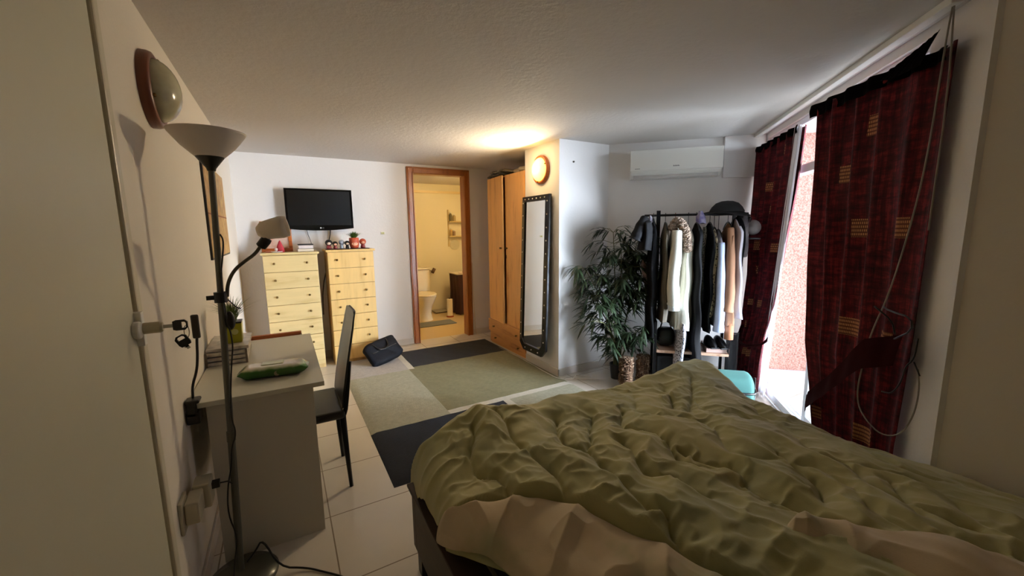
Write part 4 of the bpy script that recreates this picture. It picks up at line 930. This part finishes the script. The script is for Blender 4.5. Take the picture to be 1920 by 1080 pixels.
# things on and under the rack shelf
hb1 = thing('handbag', rk(.54,0,.3685), 'dark rounded handbag on the left of the low rack shelf', 'handbag')
lb_ = mat('dark_green_leather', (.07,.08,.075), .4)
def hbf(u, v):
    a = 2*PI*u; b = PI*(v-.5); f = lambda q, e: math.copysign(abs(q)**e, q); ca, sa, cb_, sb_ = math.cos(a), math.sin(a), math.cos(b), math.sin(b)
    return RK @ Vector((.545+.075*f(ca,.5)*f(cb_,.5), .06*f(sa,.6)*f(cb_,.5), .455+.083*f(sb_,.6)))
MB().grid(hbf, 36, 18, wrap=True).build('bag_body', lb_, hb1, smooth=True)
MB().tube([(.50,0,.53),(.51,0,.58),(.545,0,.595),(.58,0,.58),(.59,0,.53)], .006, 8, smooth=2).xf(RK).build('handle', lb_, hb1, smooth=True)
hb2 = thing('handbag', rk(.66,0,.3685), 'black square handbag under the hem of the cream dress', 'handbag')
MB().box((.635,-.07,.3685), (.74,.07,.50)).xf(RK).build('bag_body', M['black'], hb2, bevel=.012)
MB().tube([(.655,0,.50),(.665,0,.54),(.69,0,.55),(.715,0,.54),(.725,0,.50)], .005, 8, smooth=1).xf(RK).build('handle', M['black'], hb2, smooth=True)
sb2 = thing('shoe_box', rk(.93,-.05,.3685), 'pale box of shoes on the right of the low rack shelf', 'box')
MB().box((.86,-.15,.3685), (1.02,.10,.405)).xf(RK).build('box_body', mat('pink_card', (.80,.68,.64), .7), sb2, bevel=.002)
def shoe(x, y, z, rot, m, label, L=.23, grp='shoes on the clothes rack', sole=None):
    t = thing('shoe', rk(x,y,z), label, 'shoe', grp)
    T = RK @ Matrix.Translation((x,y,z)) @ Matrix.Rotation(rot, 4, 'Z')
    def fn(u, v):
        a = 2*PI*u; b = v; l = -L/2+L*b
        wd_ = .036*(math.sin(PI*min(.999,max(.02,b)))**.45)*(1+.15*(b > .6)); hh = (.075*(1-b)**.7+.028)*(math.sin(PI*min(.995,max(.03,b)))**.35)
        ca, sa = math.cos(a), math.sin(a); return T @ Vector((l, wd_*ca, max(.012, .012+hh*max(0, sa))))
    MB().grid(fn, 24, 20, wrap=True).build('upper', m, t, smooth=True)
    MB().box((-L/2,-.036,0), (L/2,.036,.013)).xf(T).build('sole', sole or M['black'], t, bevel=.006)
shoe(.90,-.08,.4055,-1.3,M['leather'],'black shoe on the pale box, left one', .19)
shoe(.975,-.08,.4055,-1.3,M['leather'],'black shoe on the pale box, right one', .19)
sbx = thing('storage_cube', rk(.60,0,.0), 'black fabric storage cube on the floor under the rack shelf', 'storage box')
MB().box((.465,-.15,.002), (.78,.15,.31)).xf(RK).build('cube_body', fab('black_fabric', (.05,.05,.055)), sbx, bevel=.008)
MB().box((.60,-.153,.19), (.66,-.150,.21)).xf(RK).build('handle', M['darkgrey'], sbx)
shoe(.87,-.05,.001,-1.4,M['darkgrey'],'dark shoe on the floor under the rack, left one', .25)
shoe(.96,-.05,.001,-1.5,M['darkgrey'],'dark shoe on the floor under the rack, right one', .25)
fb_ = thing('folding_frame', rk(1.10,.05,0), 'thin black folding frame standing right of the rack', 'frame')
for (a, b_) in (((1.062,0,0),(1.072,.012,.50)), ((1.150,0,0),(1.160,.012,.50)), ((1.072,0,.488),(1.150,.012,.50)), ((1.072,0,.03),(1.150,.012,.042))):
    MB().box(a, b_).xf(RK @ Matrix.Translation((0,.06,0))).build('bar', M['blackmetal'], fb_)
MB().box((1.073,.005,.045), (1.149,.007,.485)).xf(RK @ Matrix.Translation((0,.06,0))).build('mesh_panel', fab('dark_grey_mesh', (.13,.13,.15)), fb_)

# fur boots
F_boot = None
m_, nt_, b0_ = newmat('brown_boot_fur'); v_ = coord(nt_, (1,1,.18)); n_ = noise(nt_, v_, 60, 6, .7)
nt_.links.new(ramp(nt_, n_, [(.35, lin((.20,.12,.08))), (.52, lin((.50,.36,.25))), (.66, lin((.82,.74,.62)))]), b0_.inputs['Base Color']); b0_.inputs['Roughness'].default_value = .95
bump(nt_, b0_, n_, 1, .02)
for (x, y, lab) in ((2.585,2.475,'shaggy brown fur boot, the nearer of the pair by the plant'), (2.765,2.44,'shaggy brown fur boot, the one next to the clothes rack')):
    t = thing('fur_boot', (x,y,0), lab, 'boot', 'pair of shaggy fur boots')
    fur([(x,y,.04),(x+.002,y,.12),(x+.004,y,.20),(x+.006,y,.29)], .060, m_, t, 'shaft', int(x*100), Matrix.Identity(4))
    fur([(x+.02,y+.02,.050),(x-.02,y-.03,.048),(x-.05,y-.07,.042),(x-.07,y-.10,.035)], .050, m_, t, 'foot', int(x*77), Matrix.Identity(4))
    MB().lathe([(.052,0),(.055,.012)], (x-.005,y-.01,0), 24, sx=1, sy=1).lathe([(.045,0),(.047,.012)], (x-.06,y-.085,0), 24).build('sole', M['black'], t)

# ---------------------------------------------------------------- bamboo plant
pt = thing('bamboo_plant', (2.70,2.70,0), 'tall artificial bamboo plant in a small black pot', 'plant')
MB().lathe([(.055,0),(.068,.13),(.072,.145),(.066,.145),(.06,.12)], (2.70,2.70,0), 28).build('pot', M['black'], pt, smooth=False, bevel=.002)
stm = mat('bamboo_stem', (.42,.42,.24), .5, var=.3); stem = MB(); fol = MB(); rnd = random.Random(12)
def leafset(base, dr, n, L, mb):
    for _ in range(n):
        a = rnd.uniform(-1.1, 1.1); d = (Matrix.Rotation(a, 4, 'Z') @ Vector((dr.x,dr.y,0)).to_4d()).to_3d().normalized()
        el = rnd.uniform(-.75, .45); d = (d*math.cos(el)+Vector((0,0,math.sin(el)))).normalized()
        l = L*rnd.uniform(.6, 1.15); side = d.cross(Vector((0,0,1))).normalized(); ww_ = l*.085
        up_ = side.cross(d).normalized(); V = [base]; 
        for f, wf_ in ((.3,1),(.6,.8),(.85,.4)):
            p = base+d*l*f-Vector((0,0,1))*l*.35*f*f; V += [p-side*ww_*wf_, p+up_*ww_*.12, p+side*ww_*wf_]
        V.append(base+d*l-Vector((0,0,1))*l*.35)
        mb.add(V, [(0,1,2),(0,2,3),(1,4,5,2),(2,5,6,3),(4,7,8,5),(5,8,9,6),(7,10,8),(8,10,9)])
c0 = Vector((2.70,2.70,.13))
stalks = [((-.03,-.02),.72,(-.22,.12)), ((.02,0),1.12,(-.06,-.06)), ((0,.03),1.30,(-.02,.04)), ((.03,-.01),1.05,(.16,-.16)), ((-.02,.02),.95,(-.20,.20)), ((.0,-.03),.50,(-.26,-.05)), ((.02,-.03),.42,(.10,-.22)), ((.0,.0),1.22,(.14,-.08))]
for (dx, dy), H_, (lx, ly) in stalks:
    P_ = []
    for k in range(13):
        f = k/12; P_.append(c0+Vector((dx,dy,0))+Vector((lx,ly,0))*f**2+Vector((0,0,H_*f-.04*f*f)))
    stem.tube(P_, lambda t: .008*(1-.6*t), 8)
    for k in range(3, 13):
        f = k/12
        if H_ > .9 and f < .52: continue
        if H_ < .8 and f < .4: continue
        for _ in range(4 if H_ > .8 else 2):
            a = rnd.uniform(0, 2*PI); dr = Vector((math.cos(a), math.sin(a), 0)); ln = rnd.uniform(.07, .19)
            e_ = P_[k]+dr*ln+Vector((0,0,rnd.uniform(-.02,.06)))
            # keep twigs off the wall
            if (e_.y > 2.92): e_.y = 2.92
            stem.tube([P_[k], (P_[k]+e_)/2+Vector((0,0,.02)), e_], .0022, 5)
            leafset(e_, dr, 9, .14, fol); leafset((P_[k]+e_)/2, dr, 6, .13, fol)
stem.build('stems', stm, pt, smooth=True)
fol.v = [(x, min(y, 3.005, 5.86-x), z) for x, y, z in fol.v]
fol.build('foliage', mat('bamboo_leaf', (.10,.16,.09), .55, c2=(.19,.26,.14), vs=12), pt)

# white cables along the floor edge
wcb = MB().tube([(2.185,4.60,.006),(2.205,4.1,.006),(2.215,3.65,.006),(2.17,3.0,.018),(2.22,2.93,.006),(2.30,2.90,.006),(2.42,2.80,.006),(2.58,2.72,.006)], .0045, 8, smooth=2)
wcb.tube([(2.22,2.95,.006),(2.28,2.86,.006),(2.36,2.90,.03),(2.40,2.95,.006),(2.50,2.84,.006)], .004, 8, smooth=2)
tag(wcb.build('extension_cable', mat('white_cable', (.84,.80,.74), .5), smooth=True), 'white cable running along the foot of the wardrobe and column', 'cable')
dcb = MB().tube([(2.165,4.90,1.0),(2.17,4.905,.6),(2.185,4.90,.2),(2.19,4.88,.02),(2.19,4.7,.006)], .004, 7, smooth=1)
tag(dcb.xf(Matrix.Translation((.03,0,0))).build('hanging_cable', mat('cream_cable', (.80,.72,.60), .5), smooth=True), 'cream cable hanging down the right side of the bathroom door frame', 'cable')

# mint bag
mbg = thing('mint_holdall', (2.72,1.66,0), 'mint green holdall with dark zip on the floor past the bed', 'bag')
TG = Matrix.Translation((2.70,1.68,0)) @ Matrix.Rotation(math.radians(-45), 4, 'Z')
mint = fab('mint_canvas', (.42,.66,.64))
def holf(u, v):
    a = 2*PI*u; ca, sa = math.cos(a), math.sin(a); f = lambda q, e: math.copysign(abs(q)**e, q)
    x = -.22+.44*v; e = min(v, 1-v)*2; k = min(1, e*9)**.5
    return TG @ Vector((x, .13*f(ca,.6)*(.6+.4*k), .19+.19*f(sa,.55)*(.75+.25*k)))
hm2 = MB().grid(holf, 40, 26, wrap=True); n0 = len(hm2.v); hm2.f += [tuple(range(40)), tuple(reversed(range(n0-40,n0)))]; hm2.m += [0,0]
hm2.build('bag_body', mint, mbg, smooth=True)
MB().tube([(-.20,-.132,.27),(0,-.135,.28),(.20,-.132,.27),(.228,-.08,.28),(.228,.05,.29)], .009, 8, smooth=1).xf(TG).build('zip', M['black'], mbg, smooth=True)
MB().tube([(.226,-.05,.02),(.232,-.05,.10),(.228,-.03,.36)], .008, 8).xf(TG).build('side_piping', M['black'], mbg, smooth=True)

# ---------------------------------------------------------------- bed
bd = thing('bed', (1.22,.45,0), 'low double bed with dark wooden side rails', 'bed')
brail = wood('dark_brown_wood', (.24,.19,.15), (.16,.12,.10), 'y', .5, 8)
MB().box((.385,-.75,.10), (.425,1.50,.36)).build('side_rail', brail, bd, bevel=.003)
MB().box((2.07,-.75,.10), (2.10,1.50,.36)).build('side_rail', brail, bd, bevel=.003)
MB().box((.385,1.50,.10), (2.10,1.54,.36)).build('foot_rail', brail, bd, bevel=.003)
MB().box((.372,-.75,.36), (.478,1.56,.374)).box((.43,1.50,.36), (2.10,1.56,.372)).build('rail_cap', mat('brown_rail_top', (.27,.22,.18), .5), bd, bevel=.003)
MB().box((.4785,-.75,.35), (.488,1.49,.380)).build('inner_edge', mat('olive_edge', (.42,.40,.30), .5), bd)
for x in (.392,2.04):
    for y in (-.7,1.46): MB().box((x,y,0), (x+.05,y+.05,.12)).build('leg', M['black'], bd)
MB().box((.435,-.74,.15), (2.065,1.495,.30)).build('base', M['black'], bd)
MB().box((.492,-.74,.30), (2.06,1.49,.495)).build('mattress', mat('black_navy_sheet', (.06,.065,.08), .8, bmp=.3, bs=30), bd, bevel=.03, seg=4)
MB().box((.66,-.7,.4955), (1.1,.84,.507)).build('sheet', mat('pale_sage_sheet', (.56,.60,.54), .9), bd, bevel=.004)

# duvet
def duvet_mat(name, c1, c2, c3):
    m, nt, b = newmat(name); v = coord(nt); n = noise(nt, v, 3.2, 4, .6)
    nt.links.new(ramp(nt, n, [(.34, lin(c2)), (.50, lin(c1)), (.70, lin(c3))]), b.inputs['Base Color']); b.inputs['Roughness'].default_value = .72
    b.inputs['Sheen Weight'].default_value = .25
    bump(nt, b, noise(nt, v, 240, 3), .22, .002); return m
DG = duvet_mat('olive_duvet', (.64,.62,.41), (.57,.57,.41), (.68,.65,.45)); DT = duvet_mat('taupe_underside', (.73,.65,.52), (.62,.60,.45), (.77,.69,.56))
def xl(y): return np.interp(y, [-.7,.2,.55,.75,.88,1.02,1.18,1.36,1.62], [.60,.58,.54,.49,.468,.40,.37,.385,.40])
def xr(y): return np.interp(y, [-.7,.40,.50,.9,1.05,1.3,1.45,1.62], [2.18,2.18,2.14,2.07,2.10,2.22,2.30,2.26])
def quilt(x, y):
    z = 0; K = 9; best = np.full(np.shape(x), 9.)
    for k in range(-1, K):
        xc = .30+.235*k+.060*np.sin(2*PI*(y+.03*k)/.46+(k % 2)*PI)+.035*fb(y*2.2, y*0+k*3.1, 40+k, 2)
        best = np.minimum(best, np.abs(x-xc))
    return best
def hbase(x, y):
    far = np.interp(x, [.3,.45,.61,.70,.97,1.3,1.6,1.85,2.0,2.2,2.36], [.47,.52,.600,.635,.565,.545,.535,.575,.610,.605,.56])
    mid = np.interp(x, [.3,.5,.8,1.2,1.6,1.9,2.05,2.2], [.50,.56,.60,.605,.585,.545,.51,.47])
    k = np.clip((y-.75)/.7, 0, 1)**1.3
    return mid*(1-k)+far*k
SEAMS = [ [(0.63,1.45),(0.61,1.38),(0.56,1.33),(0.54,1.26),(0.53,1.19),(0.57,1.16),(0.59,1.12),(0.57,1.04)], [(0.76,1.49),(0.76,1.37),(0.72,1.26),(0.73,1.18),(0.73,1.1),(0.73,0.98),(0.7,0.9),(0.71,0.82)], [(1.01,1.38),(0.93,1.27),(0.89,1.17),(0.89,1.14),(0.94,1.09),(0.92,1.01),(0.9,0.92),(0.87,0.8),(0.86,0.71),(0.9,0.69),(0.85,0.63),(0.84,0.58),(0.85,0.54)], [(1.17,1.32),(1.05,1.2),(1.0,1.12),(0.94,1.09)], [(1.32,1.28),(1.19,1.16),(1.24,1.08),(1.26,0.99),(1.2,0.9),(1.2,0.83),(1.23,0.78)], [(1.1,1.06),(1.09,1.0),(1.03,0.92),(1.01,0.84),(1.06,0.8),(1.07,0.75),(1.07,0.67)], [(1.96,1.38),(1.78,1.24),(1.58,1.11)], [(1.73,1.37),(1.67,1.27),(1.56,1.18)], [(1.28,0.68),(1.24,0.65),(1.23,0.6),(1.24,0.53),(1.26,0.46),(1.26,0.37)], [(1.25,0.91),(1.26,0.8),(1.3,0.76),(1.29,0.68),(1.23,0.66)], [(1.51,0.7),(1.46,0.62),(1.44,0.53),(1.36,0.49)], [(1.67,0.58),(1.66,0.52),(1.57,0.45),(1.59,0.38),(1.54,0.32)], [(1.67,0.43),(1.58,0.36),(1.56,0.29),(1.6,0.23)], ]
def seam_dist(x, y):
    d = np.full(np.shape(x), 9.)
    for L in SEAMS:
        P = [np.array(p, float) for p in L]
        for _ in range(2):
            Q = [P[0]]
            for a, b in zip(P, P[1:]): Q += [a*.75+b*.25, a*.25+b*.75]
            P = Q+[P[-1]]
        for a, b in zip(P, P[1:]):
            v = b-a; n = v@v+1e-9; t = np.clip(((x-a[0])*v[0]+(y-a[1])*v[1])/n, 0, 1)
            d = np.minimum(d, np.hypot(x-a[0]-t*v[0], y-a[1]-t*v[1]))
    # further stitch lines where the far right and near parts of the quilt continue
    for k, xc in enumerate((1.46, 1.72, 1.95)):
        for (y0_, y1_) in ((-.7, 1.4),):
            c = xc+.07*np.sin(2*PI*y/.44+k*2.2)+.03*fb(y*2.5, y*0+k*3, 60+k, 2)
            d = np.minimum(d, np.abs(x-c)*.85+.012+.03*np.clip((y-1.2)*5, 0, 1))
    return d
def fold(n, w): return (1-np.clip(np.abs(n)/w, 0, 1))**1.3
def relief(x, y):
    jx = x+.012*fb(x*9, y*9, 70, 2); jy = y+.012*fb(x*9+3, y*9, 71, 2)
    d = seam_dist(jx, jy)
    groove = -.010*np.exp(-(d/.007)**2)
    puff = .046*(1-np.exp(-(d/.055)))
    near = np.exp(-d/.06)
    crk = .016*fold(fb(jx*13, jy*13, 72, 2), .34)*near
    wx = x+.07*fb(x*2.6, y*2.6, 5, 2); wy = y+.07*fb(x*2.6+7, y*2.6, 6, 2)
    r1 = fold(fb(wx*7.0, wy*1.9, 21, 1), .5)                     # long soft folds along the bed
    r2 = fold(fb(wx*3.2+4+wy*1.5, wy*6.5-wx*2, 25, 1), .42)     # cross creases
    q = .5+.5*np.clip(fb(x*2.2+3, y*2.2, 37, 2)*3.2, -1, 1)
    r3 = fold(fb(wx*9+wy*5, wy*10, 48, 2), .30)
    z = groove+puff+crk+.026*r1*(.35+.65*(1-q))+.022*r2*(.3+.7*q)+.008*r3*(.3+q)+.018*fb(x*2.5, y*2.5, 33, 2)
    return 1.2*z*(.55+.45*np.clip((2.1-x)/.9, 0, 1))
def duvet():
    nu, nv = 380, 440
    u, v = np.meshgrid(np.linspace(0,1,nu), np.linspace(0,1,nv)); y = -.65+2.26*v
    y = y+.0*u; a = xl(y)+.018*fb(y*5, y*0, 50, 2); b = xr(y)+.012*fb(y*5, y*0+3, 51, 2)
    b = np.where(y < .47, np.minimum(b, 2.192), b)
    x = a+(b-a)*u
    yy = y+.02*fb(x*3, x*0, 52, 2)*np.clip((v-.9)*10, 0, 1)
    z = hbase(x, yy)-.035+relief(x, yy)
    xq = np.interp(y, [-.7,-.2,.25,.50,.60,.70,.82,.92,1.03,1.08,1.12,1.20], [1.02,1.0,.93,.86,.83,.79,.75,.69,.58,.51,.42,.30])
    under = np.clip((xq-x)/.03+.3, 0, 1)*(y < 1.2)
    z = z*(1-under)+under*(hbase(x, yy)-.055)
    e = np.minimum(np.minimum((x-a), (b-x)*1.0), (1.61-y)); R_ = .085
    q = np.clip(1-e/R_, 0, 1); z = z-np.where(x < 1, .025+.075*np.clip((y-1.02)*6, 0, 1), .16)*(1+1.0*np.clip((y-1.35)*6, 0, 1))*(1-np.sqrt(np.clip(1-q**2, 0, 1)))
    V = np.stack([x, yy, z], -1).reshape(-1, 3)
    mb = MB(); mb.v = [tuple(p) for p in V.tolist()]
    mb.f = [(j*nu+i, j*nu+i+1, (j+1)*nu+i+1, (j+1)*nu+i) for j in range(nv-1) for i in range(nu-1)]; mb.m = [0]*len(mb.f)
    t = thing('duvet', (1.2,.6,.5), 'rumpled olive green quilted duvet spread over the bed', 'duvet')
    mb.build('quilted_cover', DG, t, smooth=True)
    # turned-over near edge, taupe side up
    def flap(P, Q, name, hgt, m, seed, n1=260, n2=120):
        P = np.array(P); Q = np.array(Q); s = np.linspace(0,1,n1)
        tp = np.linspace(0,1,len(P)); tq = np.linspace(0,1,len(Q))
        def sm(tab, t):
            c = np.stack([np.interp(s, t, tab[:,i]) for i in range(2)], -1)
            k = np.ones(25)/25; cp = np.stack([np.convolve(np.pad(c[:,i], 12, mode='edge'), k, 'valid') for i in range(2)], -1); return cp
        A = sm(P, tp); Bq = sm(Q, tq); w_ = np.linspace(0,1,n2)
        X = A[:,None,0]*(1-w_)+Bq[:,None,0]*w_; Y = A[:,None,1]*(1-w_)+Bq[:,None,1]*w_
        Sg = s[:,None]+0*w_; W = w_+0*Sg
        prof = (np.clip(np.sin(PI*np.clip(W,0,1)), 0, 1)**.36)*(.8+.5*W)*np.clip(np.sin(PI*np.clip(Sg,0,1))*4, 0, 1)**.5
        ca, sa = math.cos(1.0), math.sin(1.0); uu = X*ca-Y*sa; vv = X*sa+Y*ca
        r1 = 1-np.clip(np.abs(fb(uu*4.5, vv*1.3, seed, 2))/.4, 0, 1)**.8; r2 = 1-np.clip(np.abs(fb(X*9, Y*6, seed+4, 2))/.4, 0, 1)**.8
        base = hbase(X, Y)-.035; e = X-xl(Y); q = np.clip(1-e/.085, 0, 1); base = base-(.015+.065*np.clip((Y-1.02)*6, 0, 1))*(1-np.sqrt(np.clip(1-q**2, 0, 1)))
        Z = base-.012+prof*(hgt+.022*r1+.012*r2+.02*fb(X*4, Y*4, seed+9, 2))
        V = np.stack([X, Y, Z], -1).reshape(-1, 3); f = MB(); f.v = [tuple(p) for p in V.tolist()]
        f.f = [(j*n2+i, j*n2+i+1, (j+1)*n2+i+1, (j+1)*n2+i) for j in range(n1-1) for i in range(n2-1)]; f.m = [0]*len(f.f)
        return f.build(name, m, t, smooth=True)
    fl_ = flap([(.37,1.19),(.372,1.13),(.39,1.03),(.442,.95),(.462,.88),(.478,.79),(.53,.58),(.57,.2),(.59,-.4)],
               [(.385,1.20),(.42,1.10),(.51,1.08),(.58,1.03),(.69,.92),(.75,.82),(.79,.70),(.83,.60),(.86,.50),(.93,.25),(1.0,-.2)], 'turned_back_edge', .048, DT, 60)
    fl_['label'] = 'taupe underside folded over'
    f2 = flap([(1.02,.46),(1.04,.36),(1.06,.2),(1.08,.0),(1.1,-.3)], [(1.12,.50),(1.26,.42),(1.42,.26),(1.55,.05),(1.6,-.25)], 'upturned_corner', .085, DT, 80, 160, 90)
    f2['label'] = 'sage grey corner turned up'
duvet()
